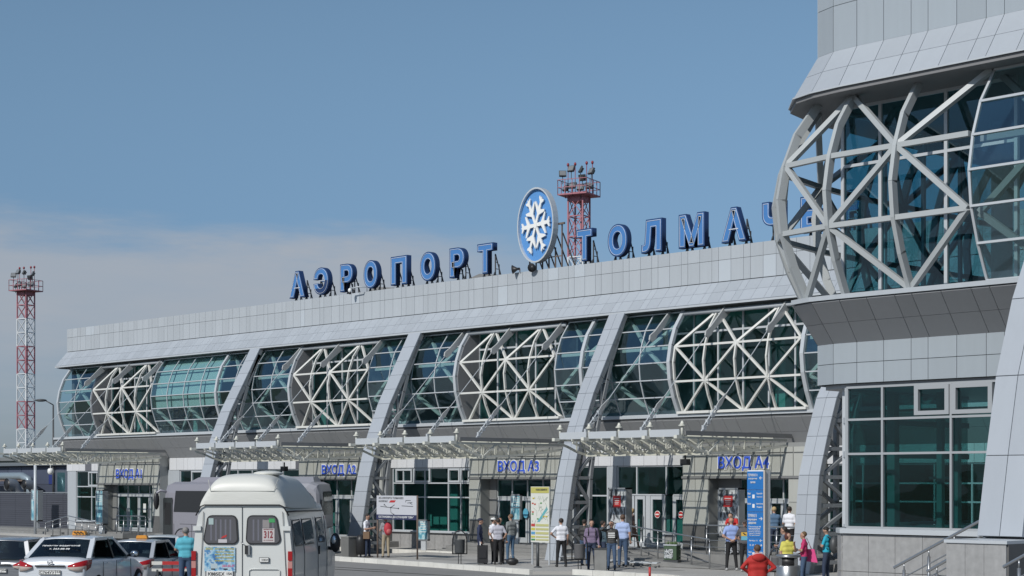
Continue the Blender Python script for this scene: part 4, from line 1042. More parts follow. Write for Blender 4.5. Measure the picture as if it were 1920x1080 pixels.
def totem(x, y, z, w, h, post, label, pm, red=False, rz=0, d=.35):
    t = thing('advertising_totem', label, 'advertising stand', (x, y, z), rz, group='advertising stands along the facade')
    g = MB()
    for q in ((-w / 2, -w / 2 + .05, 0, h), (w / 2 - .05, w / 2, 0, h), (-w / 2, w / 2, 0, .06), (-w / 2, w / 2, h - .06, h)): g.bx(q[0], q[1], -d / 2, d / 2, post + q[2], post + q[3])
    g.bx(-w / 2 + .02, w / 2 - .02, -d / 2 + .04, d / 2 - .04, post + .02, post + h - .02); g.build('casing', M_PIPE, t)
    ibox('poster', pm, (0, -d / 2 + .03, post + h / 2), (w - .1, .02, h - .12), t)
    if red:
        ibox('red_block', M_RED, (-.02, -d / 2 + .01, post + h * .72), (w * .42, .015, h * .24), t)
        for k in range(4): ibox('print_line', M_WHITE, (-.02, -d / 2 - .002, post + h * .78 - k * .07), (w * .3 - .03 * k, .006, .02), t)
    else:
        for k in range(5): ibox('print_line', M_WHITE, (0.02, -d / 2 + .012, post + h * .88 - k * .11), (w * .55 - .05 * (k % 2), .01, .028), t)
    ibox('foot', M_MULL, (0, 0, post / 2), (w * .45, d * .5, post), t)
totem(-95.2, 52.0, .3, .85, 1.95, .45, 'blue advertising totem in front of the corrugated fence', M_TEALP)
totem(-86.45, 51.3, .1, .80, 2.0, .6, 'blue advertising totem before the entrance one doors', M_TEALP)
totem(-45.3, 50.0, .45, .95, 1.95, .5, 'city poster stand with red block right of the third pillar', M_BWP, True)
totem(-39.9, 50.2, .45, 1.0, 1.75, .70, 'city poster stand with red block in the entrance four recess behind the railing', M_BWP, True)
totem(-52.9, 51.7, .45, .62, 1.15, 1.0, 'small pale blue poster stand left of the entrance three doors', M_TEALP, d=.12)
totem(-58.4, 51.2, .02, .72, .95, .45, 'small pale blue poster stand behind the route map board', M_TEALP, d=.12)
# route map board on two posts
t = thing('route_map_board', 'white route map board on two thin rusty posts by the kerb', 'information board', (-53.2, 45.2, 0), 0)
w = 2.5
for x in (-w / 2, w / 2): g = MB(); g.tube([(x, 0, 0), (x, 0, 2.58)], .035); g.build('post', M_RUST, t)
ibox('board', mat('board_white', (.50, .51, .55), .5), (0, -.03, 2.08), (w, .04, .98), t)
ibox('title_strip', mat('board_navy', (.03, .035, .09), .5), (0, -.055, 1.69), (w, .02, .2), t)
text_obj('lettering', 'ОСТАНОВКА ДО СТАНЦИИ "ОБЬ"', 2.2, .10, M_WHITE, (0, -.07, 1.64), parent=t, ext=.003, offset=.01)
text_obj('lettering', 'ИЗ АЭРОПОРТА ТОЛМАЧЕВО', 1.55, .08, M_DGREY, (-.33, -.055, 2.43), parent=t, ext=.003, offset=.008)
text_obj('lettering', 'НА ВОКЗАЛ', .55, .08, M_DGREY, (-.83, -.055, 2.30), parent=t, ext=.003, offset=.008)
g = MB(); g.extrude([(-.45, -.055, 2.29), (-.12, -.055, 2.29), (-.02, -.055, 2.38), (-.35, -.055, 2.38)], (0, .005, 0)); g.build('red_flash', M_RED, t)
g = MB()
for a, b in (((-1.0, 2.13), (-.35, 2.08)), ((-.35, 2.08), (.15, 2.05)), ((-.35, 2.08), (-.33, 1.88)), ((-.33, 1.88), (-.15, 1.8)), ((-.35, 2.08), (-.1, 2.2)), ((-.6, 2.1), (-.75, 2.2)), ((.35, 2.16), (1.05, 2.14)), ((.6, 2.38), (.6, 2.3)), ((.6, 2.38), (.9, 2.38)), ((.7, 2.28), (1.0, 2.30)), ((.85, 2.28), (1.0, 2.22))):
    g.beam((a[0], -.055, a[1]), (b[0], -.055, b[1]), .012, .018)
for a in ((-.75, 2.2), (-.35, 2.08), (.15, 2.05), (-.15, 1.8)): g.box((a[0], -.055, a[1]), (.05, .012, .05))
g.build('route_map', M_DGREY, t)
# city map stand
t = thing('city_map_stand', 'tall white city map panel with yellow headers standing left of the leaning pillar', 'map stand', (-45.35, 45.6, .0))
ibox('panel', mat('map_paper', (.62, .63, .58), .5, noise=.06, nscale=2), (0, 0, 1.9), (.98, .06, 2.1), t)
for k, (z, h, c) in enumerate(((2.82, .22, (.46, .43, .12)), (1.50, .10, (.45, .06, .05)), (1.35, .09, (.50, .48, .08)), (1.2, .1, (.10, .30, .50)), (1.06, .07, (.5, .48, .08)), (.95, .06, (.06, .25, .09)))):
    if k == 0: ibox('header', mat('map_h0', c, .5), (0, -.035, z), (.94, .012, h), t)
    else:
        ibox('legend_row', mat('map_l', (.46, .45, .20), .5), (.12, -.035, z), (.68, .012, h * .85), t)
        ibox('legend_key', mat('map_k%d' % k, c, .5), (-.36, -.035, z), (.2, .012, h), t)
g = MB(); g.add([(-.15, -.036, 1.62), (-.02, -.036, 1.62), (.42, -.036, 2.1), (.36, -.036, 2.2)], [(0, 1, 2, 3)]); g.build('river', mat('map_river', (.12, .38, .42), .5), t)
g = MB(); q = random.Random(2)
for k in range(26):
    a = Vector((q.uniform(-.42, .4), -.036, q.uniform(1.65, 2.6))); b = a + Vector((q.uniform(-.2, .2), 0, q.uniform(-.2, .2))); g.beam(a, b, .008, .012)
g.build('street_lines', mat('map_line', (.30, .36, .30), .6), t, kind='stuff')
for k in range(9): ibox('map_mark', mat('map_mark%d' % (k % 3), ((.5, .4, .03), (.45, .08, .05), (.12, .3, .12))[k % 3], .5), (q.uniform(-.4, .35), -.037, q.uniform(1.7, 2.55)), (.09, .01, .05), t)
text_obj('lettering', 'НОВОСИБИРСК', .6, .07, M_DGREY, (.1, -.05, 2.80), parent=t, ext=.002, offset=.01)
for x in (-.45, .45): ibox('leg', M_MULL, (x, .02, .43), (.05, .05, .86), t)
# blue direction pylon
t = thing('direction_pylon', 'tall blue direction pylon with white arrows and lettering', 'sign', (-33.55, 43.45, 0), R(0))
pw_ = .64
PB = mat('pylon_blue', (.022, .16, .46), .4); PW_ = mat('pylon_white', (.72, .74, .76), .4)
ibox('body', PW_, (.0, .16, 1.75), (pw_ + .04, .30, 3.5), t)
for z0, z1, m in ((2.88, 3.46, PB), (2.18, 2.86, PB), (1.35, 2.16, PB), (.98, 1.33, PB), (.62, .96, PB), (.35, .6, M_RED)): ibox('sign_plate', m, (-.01, 0, (z0 + z1) / 2), (pw_, .03, z1 - z0), t)
ibox('trim_strip', mat('pylon_rim', (.55, .50, .45), .4), (pw_ / 2 + .03, .0, 1.75), (.05, .05, 3.5), t)
def pl(txt, x, z, w, h): text_obj('lettering', txt, w, h, PW_, (x, -.022, z), parent=t, ext=.002, offset=.012, res=2)
pl('ТЕРМИНАЛ А', -.10, 3.30, .38, .085); pl('внутренние', -.10, 3.19, .34, .06); pl('линии', -.1, 3.08, .2, .06)
pl('←', .22, 3.20, .13, .1); pl('Вылет', -.24, 2.72, .12, .07); pl('Прилёт', .17, 2.72, .24, .06); pl('Departures', .17, 2.62, .22, .05); pl('Зал', -.24, 2.62, .1, .05)
pl('Багаж', -.24, 2.40, .14, .06); pl('Сдача багажа', .17, 2.40, .27, .055); pl('Baggage', .17, 2.30, .22, .05)
pl('ТЕРМИНАЛ Б', -.12, 2.0, .36, .10); pl('международные', -.12, 1.88, .36, .07); pl('авиалинии', -.12, 1.78, .30, .07); pl('→', .22, 1.90, .14, .11)
for k, s_ in enumerate(('Terminal B', 'International Airlines', 'Расписание работы', 'Гостиница аэропорта', 'Таможня и граница', 'Парковка аэропорта')): pl(s_, -.03, 1.68 - .055 * k, .50 - .04 * (k % 3), .04)
pl('Автобус 111', -.08, 1.22, .34, .06); pl('←', .22, 1.22, .12, .08); pl('72  67  312Э', -.05, 1.08, .36, .06); pl('→', .22, 1.07, .12, .08)
pl('Такси', -.22, .86, .14, .06); pl('Стоянка', .17, .86, .24, .06); pl('Taxi', -.22, .76, .12, .05); pl('Аптека', .17, .72, .22, .06); pl('←', .16, .42, .18, .12)
for z in (2.66, 2.36, .82, .70): ibox('pictogram', PW_, (-.07, -.02, z), (.09, .012, .12), t)
# litter bins and bollards
def bin_loop(x, y, label, z=0, s=1.0, m=M_DGREY):
    t = thing('litter_bin', label, 'litter bin', (x, y, z), VIEW, group='litter bins')
    g = MB(); g.lathe((0, 0, .42 * s), [(.17 * s, 0), (.19 * s, .05), (.20 * s, .5 * s), (.21 * s, .52 * s)]); g.build('bucket', m, t)
    g = MB(); w = .27 * s
    g.tube([(-w, 0, .38 * s), (-w, 0, .95 * s), (-w * .8, 0, 1.15 * s), (-w * .3, 0, 1.27 * s), (w * .3, 0, 1.27 * s), (w * .8, 0, 1.15 * s), (w, 0, .95 * s), (w, 0, .38 * s)], .022 * s)
    g.beam((-w, 0, .40 * s), (w, 0, .40 * s), .03, .04); g.build('loop_frame', M_BLACK, t)
    for x_ in (-.05, .05): ibeam('post', M_BLACK, (x_ * s, 0, 0), (x_ * s, 0, .42 * s), .03, .03, t, shape='rod')
bin_loop(-47.87, 43.78, 'black hanging litter bin in an oval loop frame, left of the track suit man')
bin_loop(-41.42, 43.6, 'dark litter bin in a loop frame in front of the violet shirted man', m=mat('bin_grey', (.12, .12, .125), .6))
bin_loop(-32.4, 43.0, 'grey litter bin with black hoop beside the blue direction pylon', m=mat('bin_grey', (.12, .12, .125), .6), s=.82)
t = thing('litter_bin', 'black domed litter bin at the left end of the kerb', 'litter bin', (-55.0, 44.75, 0), group='litter bins')
g = MB(); g.lathe((0, 0, .12), [(.19, 0), (.2, .5), (.21, .55), (.19, .68), (.12, .80), (.03, .84)]); g.build('body', M_BLACK, t)
ibeam('post', M_DGREY, (0, 0, 0), (0, 0, .15), .07, .07, t, shape='rod')
t = thing('concrete_bollard', 'square dark concrete block beside the domed litter bin', 'bollard', (-55.55, 44.6, 0))
ibox('block', mat('concrete_dark', (.14, .14, .135), .8, noise=.2), (0, 0, .42), (.5, .5, .84), t); ibox('cap', mat('concrete_cap', (.22, .22, .21), .8), (0, 0, .85), (.54, .54, .04), t)
t = thing('litter_bin', 'square grey concrete litter bin beside the violet shirted man', 'litter bin', (-40.55, 43.75, 0), R(40), group='litter bins')
ibox('body', mat('concrete_bin', (.22, .22, .215), .8, noise=.25, nscale=4), (0, 0, .38), (.42, .42, .76), t); ibox('rim', M_DGREY, (0, 0, .79), (.45, .45, .05), t); ibox('opening', M_BLACK, (0, 0, .82), (.3, .3, .015), t)
t = thing('litter_bin', 'round brushed steel litter bin in front of the yellow bloused woman', 'litter bin', (-25.7, 34.6, 0), VIEW, group='litter bins')
g = MB(); g.lathe((0, 0, 0), [(.30, 0), (.30, 1.02), (.28, 1.04)], 24); g.build('drum', M_STEEL, t)
g = MB(); g.lathe((0, 0, 1.24), [(.30, 0), (.31, .02), (.31, .05), (.28, .07)], 24); g.build('lid', M_STEEL, t)
for a in range(4): ibeam('lid_post', M_STEEL, (.27 * cos(a * pi / 2 + .6), .27 * sin(a * pi / 2 + .6), 1.02), (.27 * cos(a * pi / 2 + .6), .27 * sin(a * pi / 2 + .6), 1.25), .08, .02, t)
g = MB(); g.lathe((0, 0, 1.03), [(.24, 0), (.24, .2)], 16); g.build('inner_bucket', M_BLACK, t)
t = thing('bollard', 'thin dark metal bollard at the end of the long kerb', 'bollard', (-44.0, 44.1, 0), group=None)
g = MB(); g.lathe((0, 0, 0), [(.16, 0), (.14, .03), (.06, .06)]); g.build('foot', M_DGREY, t); g = MB(); g.tube([(0, 0, .04), (0, 0, .9)], .055); g.build('post', M_DGREY, t)
t = thing('marker_post', 'short red marker post at the bottom edge of the plaza', 'post', (-37.1, 42.4, -.1))
g = MB(); g.tube([(0, 0, 0), (0, 0, .42)], .04); g.build('post', M_RED, t); g = MB(); g.tube([(0, 0, .42), (0, 0, .45)], .03); g.build('cap', M_DGREY, t)
# luggage trolleys and planter
def trolley(x, y, rz, label, tilt=0):
    t = thing('luggage_trolley', label, 'luggage trolley', (x, y, .0), rz, group='luggage trolleys beside the ramp')
    g = MB(); g.beam((-.25, 0, .18), (-.2, 1.0, .2), .03, .03); g.beam((.25, 0, .18), (.2, 1.0, .2), .03, .03)
    for q in (0, .33, .66, 1.0): g.beam((-.25, q, .19), (.25, q, .19), .03, .03)
    g.build('deck_frame', M_MULL, t)
    if tilt: g = MB(); g.tube([(-.25, 0, .2), (-.25, -.15, 1.0), (.25, -.15, 1.0), (.25, 0, .2)], .018); g.beam((-.25, -.08, .6), (.25, -.08, .6), .02, .02); g.build('push_bar', M_MULL, t)
    for a, b in ((-.22, .05), (.22, .05), (0, .95)): g = MB(); g.tube([(a - .03, b, .05), (a + .03, b, .05)], .04, 8); g.build('wheel', M_DGREY, t)
for k, (x, y, a, b) in enumerate(((-46.5, 49.2, -30, 0), (-44.6, 48.6, -60, 0), (-43.3, 47.9, -75, 1), (-42.5, 47.6, -50, 0), (-41.6, 47.3, -80, 0), (-40.7, 47.0, -65, 0))):
    trolley(x, y, R(a + 180), ['leftmost flat luggage trolley beside the ramp steps', 'flat luggage trolley, second from the left beside the ramp', 'luggage trolley with raised push bar left of the green planter', 'steel luggage trolley below the green planter', 'steel luggage trolley, second from the right beside the ramp', 'rightmost luggage trolley beside the ramp'][k], b)
t = thing('poster_box', 'dark green planter box with a poster beside the ramp railing', 'planter', (-40.9, 48.0, .25), R(12))
ibox('box', mat('planter_green', (.05, .09, .05), .7), (0, 0, .28), (.52, .34, .52), t); ibox('poster', M_BWP, (-.06, -.175, .24), (.36, .01, .34), t); ibox('rim', M_MULL, (0, 0, .56), (.56, .38, .04), t)
ibox('base', M_DGREY, (0, 0, -.12), (.6, .3, .26), t)
g = MB(); q = random.Random(9)
for k in range(60):
    c = Vector((q.uniform(-.23, .23), q.uniform(-.13, .13), .57)); g.add([c, c + Vector((.03, 0, q.uniform(.05, .16))), c + Vector((-.03, .02, .06))], [(0, 1, 2)])
g.build('plants', mat('planter_leaf', (.08, .13, .05), .8), t, kind='stuff')
t = thing('spotlight', 'small black floodlight hanging under the entrance four canopy', 'floodlight', (-40.2, 47.9, 3.75)); ibox('housing', M_BLACK, (0, 0, .1), (.3, .22, .22), t); ibox('bracket', M_BLACK, (0, 0, .3), (.05, .05, .2), t)
t = thing('spotlight', 'small black floodlight hanging under the entrance two canopy', 'floodlight', (-64.5, 47.9, 3.65)); ibox('housing', M_BLACK, (0, 0, .1), (.3, .22, .22), t); ibox('bracket', M_BLACK, (0, 0, .3), (.05, .05, .2), t)
t = thing('barrier', 'red and white striped barrier rails behind the man in the turquoise shirt', 'barrier', (-38.4, 25.3, road_z(-38.4, 25.3)), VIEW)
for z in (.60, .78):
    for k in range(6): ibox('rail_stripe', M_RED if k % 3 else M_KERB, (-.9 + .28 * k + .14, 0, z), (.28, .04, .09 if z > .7 else .07), t)
g = MB(); g.beam((-.1, -.0, .6), (.2, 0, .8), .04, .04); g.build('brace', M_RED, t)
for x in (-.75, .75): ibox('leg', M_DGREY, (x, 0, .3), (.05, .05, .62), t)
# ------------------------------------------------------------------ people
import numpy as np
SKIN = (0.42, 0.25, 0.18)
def cap_mesh(g, a, b, ra, rb, n=10):
    """closed tapered capsule"""
    a = Vector(a); b = Vector(b); d = (b - a); L = d.length; d = d.normalized() if L > 1e-6 else Vector((0, 0, 1))
    pts = []; rs = []
    for k in (-.95, -.7, -.3, 0): pts.append(a + d * ra * k); rs.append(ra * math.sqrt(max(.02, 1 - k * k)))
    for k in (0, .3, .7, .95): pts.append(b + d * rb * k + d * (1e-4 if k == 0 else 0)); rs.append(rb * math.sqrt(max(.02, 1 - k * k)))
    g.tube(pts, rs, n)
ARMS = {'hang': ((.245, -.03, 1.14), (.25, .06, .88)), 'hip': ((.42, -.10, 1.20), (.19, .03, 1.05)), 'phone': ((.25, .04, 1.14), (.08, .28, 1.20)),
        'back': ((.31, -.13, 1.15), (.04, -.19, 1.02)), 'shade': ((.36, .18, 1.45), (.10, .16, 1.66)), 'fold': ((.27, .06, 1.16), (-.06, .20, 1.18)),
        'pocket': ((.31, -.07, 1.16), (.20, .06, .96)), 'bag': ((.26, -.06, 1.17), (.20, .18, 1.05)), 'smoke': ((.25, .05, 1.16), (.12, .22, 1.40)), 'lean': ((.24, .38, 1.12), (.10, .58, 1.02))}
def person(label, x, y, z, view, h, top, legs, hairc=(.03, .022, .018), arms=('hang', 'hang'), stance='stand', sleeve='short', hair='short', skin=SKIN,
           shoes=(.03, .03, .03), girth=1.0, lean=0.0, collar=None, skirt=None, group='people standing outside the entrances', headturn=0.0, tank=False, cap=None, nod=0.0):
    rz = VIEW + R(view); s = h / 1.75
    t = thing('person', label, 'person', (x, y, z), rz, group=group)
    prims = []   # a, b, ra, rb, material index  (0 skin 1 top 2 legs 3 shoes)
    def P(a, b, ra, rb, m): prims.append((Vector(a), Vector(b), ra, rb, m))
    w = girth
    LB = Matrix.Rotation(-lean, 3, 'X')
    def U(p):                       # upper body leans about the hips
        p = Vector(p)
        return Vector((0, 0, .95)) + LB @ (p - Vector((0, 0, .95)))
    if stance == 'walk': lg = (((.09, 0, .92), (.10, .20, .52), (.10, .27, .10)), ((-.09, 0, .92), (-.10, .0, .50), (-.10, -.30, .17)))
    elif stance == 'wide': lg = (((.09, 0, .92), (.14, .03, .50), (.18, .0, .09)), ((-.09, 0, .92), (-.13, .02, .50), (-.16, -.0, .09)))
    else: lg = (((.09, 0, .92), (.105, .03, .50), (.11, 0, .09)), ((-.09, 0, .92), (-.11, .06, .50), (-.12, .05, .09)))
    for hp, kn, an in lg:
        P(hp, kn, .092 * w, .068, 2); P(kn, an, .066, .050 if legs != 'bare' else .042, 2)
        an = Vector(an); P(an + Vector((0, -.03, -.045)), an + Vector((0, .15, -.055)), .045, .036, 3)
    P(U((-.075, 0, .96)), U((.075, 0, .96)), .112 * w, .112 * w, 2)
    P(U((-.065, 0, 1.08)), U((.065, 0, 1.08)), .108 * w, .108 * w, 1); P(U((-.07, 0, 1.0)), U((.07, 0, 1.0)), .117 * w, .117 * w, 1)
    P(U((-.09, 0, 1.22)), U((.09, 0, 1.22)), .112 * w, .112 * w, 1); P(U((-.11, -.01, 1.36)), U((.11, -.01, 1.36)), .105 * w, .105 * w, 1)
    P(U((-.15, -.01, 1.43)), U((.15, -.01, 1.43)), .062, .062, 1); P(U((0, -.01, 1.40)), U((0, .0, 1.49)), .08, .062, 1)
    hc = U((0, .025, 1.635)); 
    P(U((0, -.005, 1.47)), hc - Vector((0, .01, .05)), .054, .05, 0)
    Hm = Matrix.Rotation(headturn, 3, 'Z') @ Matrix.Rotation(-nod, 3, 'X')
    def Hd(p): return hc + Hm @ Vector(p)
    P(Hd((0, -.02, .035)), Hd((0, .012, .03)), .088, .084, 0); P(Hd((0, .02, -.03)), Hd((0, .045, -.065)), .066, .045, 0)
    P(Hd((0, .09, -.005)), Hd((0, .107, -.022)), .013, .016, 0)
    for sx in (-1, 1): P(Hd((.082 * sx, -.005, 0)), Hd((.088 * sx, -.01, -.02)), .02, .016, 0)
    hands = []
    for sx, pose in zip((-1, 1), arms):
        S = U((.175 * sx * (0.9 + .1 * w), -.01, 1.42)); e_, w_ = ARMS[pose]
        E = U((e_[0] * sx, e_[1], e_[2])); Wr = U((w_[0] * sx, w_[1], w_[2])) if pose != 'lean' else Vector((w_[0] * sx, w_[1], w_[2]))
        if pose == 'lean': E = Vector((e_[0] * sx, e_[1], e_[2]))
        ms = 0 if tank else 1
        mid = S.lerp(E, .75)
        P(S, mid, .062, .052, ms); P(mid, E, .047, .043, 1 if sleeve == 'long' else 0)
        P(E, Wr, .046 if sleeve == 'long' else .041, .034 if sleeve == 'long' else .027, 1 if sleeve == 'long' else 0)
        hd = (Wr - E).normalized(); palm = Wr + hd * .07; P(Wr + hd * .01, palm, .028, .034, 0); hands.append((sx, Wr, hd, palm))
    g = MB()
    for a, b, ra, rb, m in prims: cap_mesh(g, a, b, ra, rb)
    o = g.build('body', [mat('tmp', (1, 1, 1))], None)
    md = o.modifiers.new('r', 'REMESH'); md.mode = 'VOXEL'; md.voxel_size = .021; md.use_smooth_shade = True
    sm = o.modifiers.new('s', 'SMOOTH'); sm.factor = .5; sm.iterations = 3
    dg = bpy.context.evaluated_depsgraph_get(); dg.update(); me = bpy.data.meshes.new_from_object(o.evaluated_get(dg)); bpy.data.objects.remove(o)
    # region of each face by nearest limb
    nP = len(me.polygons); cen = np.empty(nP * 3); me.polygons.foreach_get('center', cen); cen = cen.reshape(-1, 3)
    best = np.full(nP, 1e9); idx = np.zeros(nP, int)
    for a, b, ra, rb, m in prims:
        a = np.array(a); b = np.array(b); d = b - a; L = max(1e-9, d @ d)
        tt = np.clip(((cen - a) @ d) / L, 0, 1); r = ra + (rb - ra) * tt
        dist = np.linalg.norm(cen - (a + tt[:, None] * d), axis=1) - r
        mm = dist < best; best[mm] = dist[mm]; idx[mm] = m
    vs = [tuple(v.co) for v in me.vertices]; fs = [tuple(p.vertices) for p in me.polygons]
    g = MB(); g.v = list(vs); g.f = [list(f) for f in fs]; g.m = [int(i) for i in idx]; g.smooth = [True] * len(fs)
    bpy.data.meshes.remove(me)
    for sx, Wr, hd, palm in hands:      # four curled fingers and a thumb
        side_ = hd.cross(Vector((0, 1, .2))).normalized(); nrm = side_.cross(hd).normalized()
        for k, (o_, L) in enumerate(((-.027, .062), (-.009, .072), (.009, .068), (.026, .052))):
            r0 = palm + side_ * o_ - hd * .012
            g.tube([r0, r0 + hd * L * .6 + nrm * .006, r0 + hd * L + nrm * .028], [.0105, .0095, .007], 5, 0)
        th = Wr + hd * .03 + side_ * .03 * sx
        g.tube([th, th + hd * .03 + side_ * .022 * sx + nrm * .008, th + hd * .055 + side_ * .022 * sx + nrm * .02], [.013, .011, .008], 5, 0)
    for sx in (-1, 1): g.ell(Hd((.032 * sx, .085, .012)), (.013, .007, .008), 6, 4, 4)
    g.ell(Hd((0, .092, -.047)), (.022, .006, .006), 6, 4, 5)
    g.v = [(p[0] * s, p[1] * s, p[2] * s) for p in g.v]
    def cm(c, r=.8): return c if not isinstance(c, tuple) else mat('cloth_%02d%02d%02d' % tuple(int(q * 99) for q in c), c, r, noise=.12, nscale=14)
    b = g.build('body', [mat('skin_%d' % int(skin[0] * 100), skin, .55), cm(top), cm(legs), cm(shoes, .6), M_BLACK, mat('lips', (.30, .10, .08), .5)], t)
    def S_(p): return Vector(p) * s
    if hair != 'bald':
        g = MB(); 
        k = {'short': (.090, .092, .078, .045), 'long': (.10, .105, .105, .01), 'bob': (.105, .105, .11, .005), 'bun': (.095, .10, .09, .03)}[hair]
        rings = []
        g.ell(S_(Hd((0, -.028, k[3]))), (k[0] * s, k[1] * s, (k[2] + .012) * s), 12, 8, 0, Hm)
        if hair in ('bob', 'long'):
            g.ell(S_(Hd((0, -.055, -.04))), (.088 * s, .06 * s, .08 * s), 10, 6, 0, Hm)
        g.build('hair', mat('hair_%02d%02d' % (int(hairc[0] * 99), int(hairc[1] * 99)), hairc, .7, noise=.3, nscale=30), t)
    if cap:
        g = MB(); g.ell(S_(Hd((0, -.015, .06))), (.097 * s, .105 * s, .075 * s), 12, 8, 0, Hm); g.box(S_(Hd((0, .12, .045))), (.12 * s, .10 * s, .012 * s), 0, Hm); g.build('cap', cm(cap), t)
    if collar:
        g = MB(); g.tube([S_(U((.075 * cos(a * pi / 5), .065 * sin(a * pi / 5), 1.47))) for a in range(10)], .018 * s, 6, closed=True); g.build('collar', cm(collar), t)
    if skirt:
        g = MB(); g.lathe((0, 0, 0), [(.25 * s, .48 * s), (.19 * s, .80 * s), (.15 * s, 1.02 * s), (.13 * s, 1.04 * s)], 16); g.build('skirt', cm(skirt), t)
    return t
def place_on(p, name, label, cat, build, group=None):
    """a thing carried by person p: same frame, its own top-level object"""
    t = thing(name, label, cat, tuple(p.location), p.rotation_euler.z, group=group); build(t); return t
def backpack(p, s, label, m, front=False, m2=None):
    def b(t):
        y = -.24 if not front else .2
        g = MB(); g.ell((0, y * s, 1.22 * s), (.19 * s, .15 * s, .28 * s), 12, 8); g.build('sack', m, t)
        g = MB(); g.ell((0, (y - .10) * s, 1.13 * s), (.12 * s, .07 * s, .13 * s), 10, 6); g.build('front_pocket', m2 or m, t)
        for sx in (-1, 1):
            g = MB(); g.tube([Vector((.11 * sx, -.16, 1.42)) * s, Vector((.12 * sx, -.02, 1.50)) * s, Vector((.13 * sx, .10, 1.42)) * s, Vector((.13 * sx, .12, 1.25)) * s, Vector((.15 * sx, -.08, 1.08)) * s], .018 * s, 6); g.build('strap', M_BLACK, t)
    return place_on(p, 'backpack', label, 'backpack', b)
def cloth(name, c, **k): return mat(name, c, .85, noise=.1, nscale=12, **k)
def check_mat(name, c1, c2, sc):
    m = mat(name, c1, .85); t = m.node_tree; b = t.nodes['Principled BSDF']; tcn = t.nodes.new('ShaderNodeTexCoord'); ch = t.nodes.new('ShaderNodeTexChecker')
    ch.inputs['Scale'].default_value = sc; ch.inputs[1].default_value = (*c1, 1); ch.inputs[2].default_value = (*c2, 1); t.links.new(tcn.outputs['Object'], ch.inputs[0]); t.links.new(ch.outputs[0], b.inputs['Base Color']); return m
WT = (.72, .73, .78); JEAN = (.055, .095, .17); JEAND = (.03, .045, .085); BLK = (.014, .014, .016)
G1 = 'people standing outside the entrances'
p = person('man in white t-shirt and dark jeans looking down at his phone beside the domed bin', -54.9, 45.0, 0, 250, 1.79, WT, JEAND, arms=('phone', 'phone'), nod=.5)
def sling(t):
    g = MB(); g.tube([(-.16, .0, 1.45), (0, .13, 1.3), (.17, .08, 1.0), (.2, -.05, .95), (.0, -.16, 1.25), (-.16, -.05, 1.45)], .014, 6, closed=True); g.build('strap', M_BLACK, t)
    ibox('pouch', mat('sling_brown', (.16, .10, .06), .8), (.24, .1, .93), (.10, .28, .30), t)
place_on(p, 'shoulder_bag', 'brown shoulder bag of the white shirted man by the domed bin', 'bag', sling)
def phone(t): ibox('phone', M_BLACK, (0, .36, 1.26), (.07, .015, .14), t, rot=Matrix.Rotation(-.6, 3, 'X'))
place_on(p, 'mobile_phone', 'black mobile phone held by the man beside the domed bin', 'phone', phone)
p = person('man in grey shirt and khaki trousers with a red backpack, facing away', -54.2, 45.45, 0, 25, 1.72, (.26, .26, .28), (.36, .30, .21), hairc=(.10, .07, .05), arms=('phone', 'phone'), headturn=.9)
backpack(p, .98, 'red backpack worn by the man in khaki trousers by the map board', mat('pack_red', (.42, .03, .045), .7), m2=mat('pack_red2', (.5, .12, .12), .7))
p = person('man in navy track suit with white trouser stripes and dark cap', -47.3, 44.3, 0, 265, 1.74, (.02, .03, .075), (.022, .028, .06), cap=(.02, .025, .05), sleeve='long', shoes=(.5, .5, .5))
def stripes(t):
    for sx in (-1, 1): ibox('stripe', M_WHITE, (.175 * sx, .02, .55), (.012, .035, .8), t, rot=Matrix.Rotation(.03 * sx, 3, 'Y'))
for sx in (-1, 1): ibox('trouser_stripe', M_WHITE, (.182 * sx, .03, .55), (.012, .04, .74), p)
person('man in white sleeveless top and white cap behind the track suit man', -47.05, 44.75, 0, 300, 1.76, WT, BLK, cap=(.72, .72, .70), tank=True, shoes=(.5, .5, .5))
person('man in pale lilac t-shirt and black trousers seen from behind beside the suitcase', -46.62, 44.6, 0, 10, 1.74, (.42, .42, .48), BLK, arms=('pocket', 'pocket'))
person('man in black jacket half hidden behind the lilac t-shirt man', -47.1, 45.15, 0, 190, 1.76, (.025, .025, .03), BLK, sleeve='long')
person('man in patterned grey jacket and blue jeans walking towards entrance three', -48.6, 47.2, 0, 40, 1.84, mat('jacket_grey', (.20, .215, .215), .85, noise=.5, nscale=22), (.06, .12, .20), hairc=(.16, .10, .06), sleeve='long', stance='stand', shoes=(.03, .03, .05))
t = thing('suitcase', 'black upright suitcase standing behind the man in white cap', 'suitcase', (-46.75, 44.3, 0), VIEW); 
ibox('shell', mat('suitcase', (.018, .018, .02), .5), (-.28, .3, .40), (.40, .28, .66), t); ibeam('handle', M_DGREY, (-.38, .36, .7), (-.38, .36, .86), .02, .02, t)
for sx in (-.44, -.12): g = MB(); g.tube([(sx - .02, .3, .04), (sx + .02, .3, .04)], .04, 8); g.build('wheel', M_BLACK, t)
ibeam('front_pocket', M_BLACK, (-.28, .145, .25), (-.28, .145, .55), .28, .03, t)
t = thing('travel_bag', 'small black travel bag with wire handles on the plaza behind the lilac t-shirt man', 'bag', (-45.95, 44.7, 0), VIEW)
g = MB(); g.ell((0, 0, .14), (.24, .14, .14), 10, 6); g.build('bag', M_BLACK, t); g = MB(); g.tube([(-.1, 0, .24), (-.06, 0, .38), (.06, 0, .38), (.1, 0, .24)], .012, 6); g.build('handle', M_STEEL, t)
person('man in white t-shirt with hand on hip seen from behind, left of the bins', -43.75, 45.07, 0, 15, 1.78, WT, BLK, arms=('hip', 'hang'), stance='wide', girth=1.06)
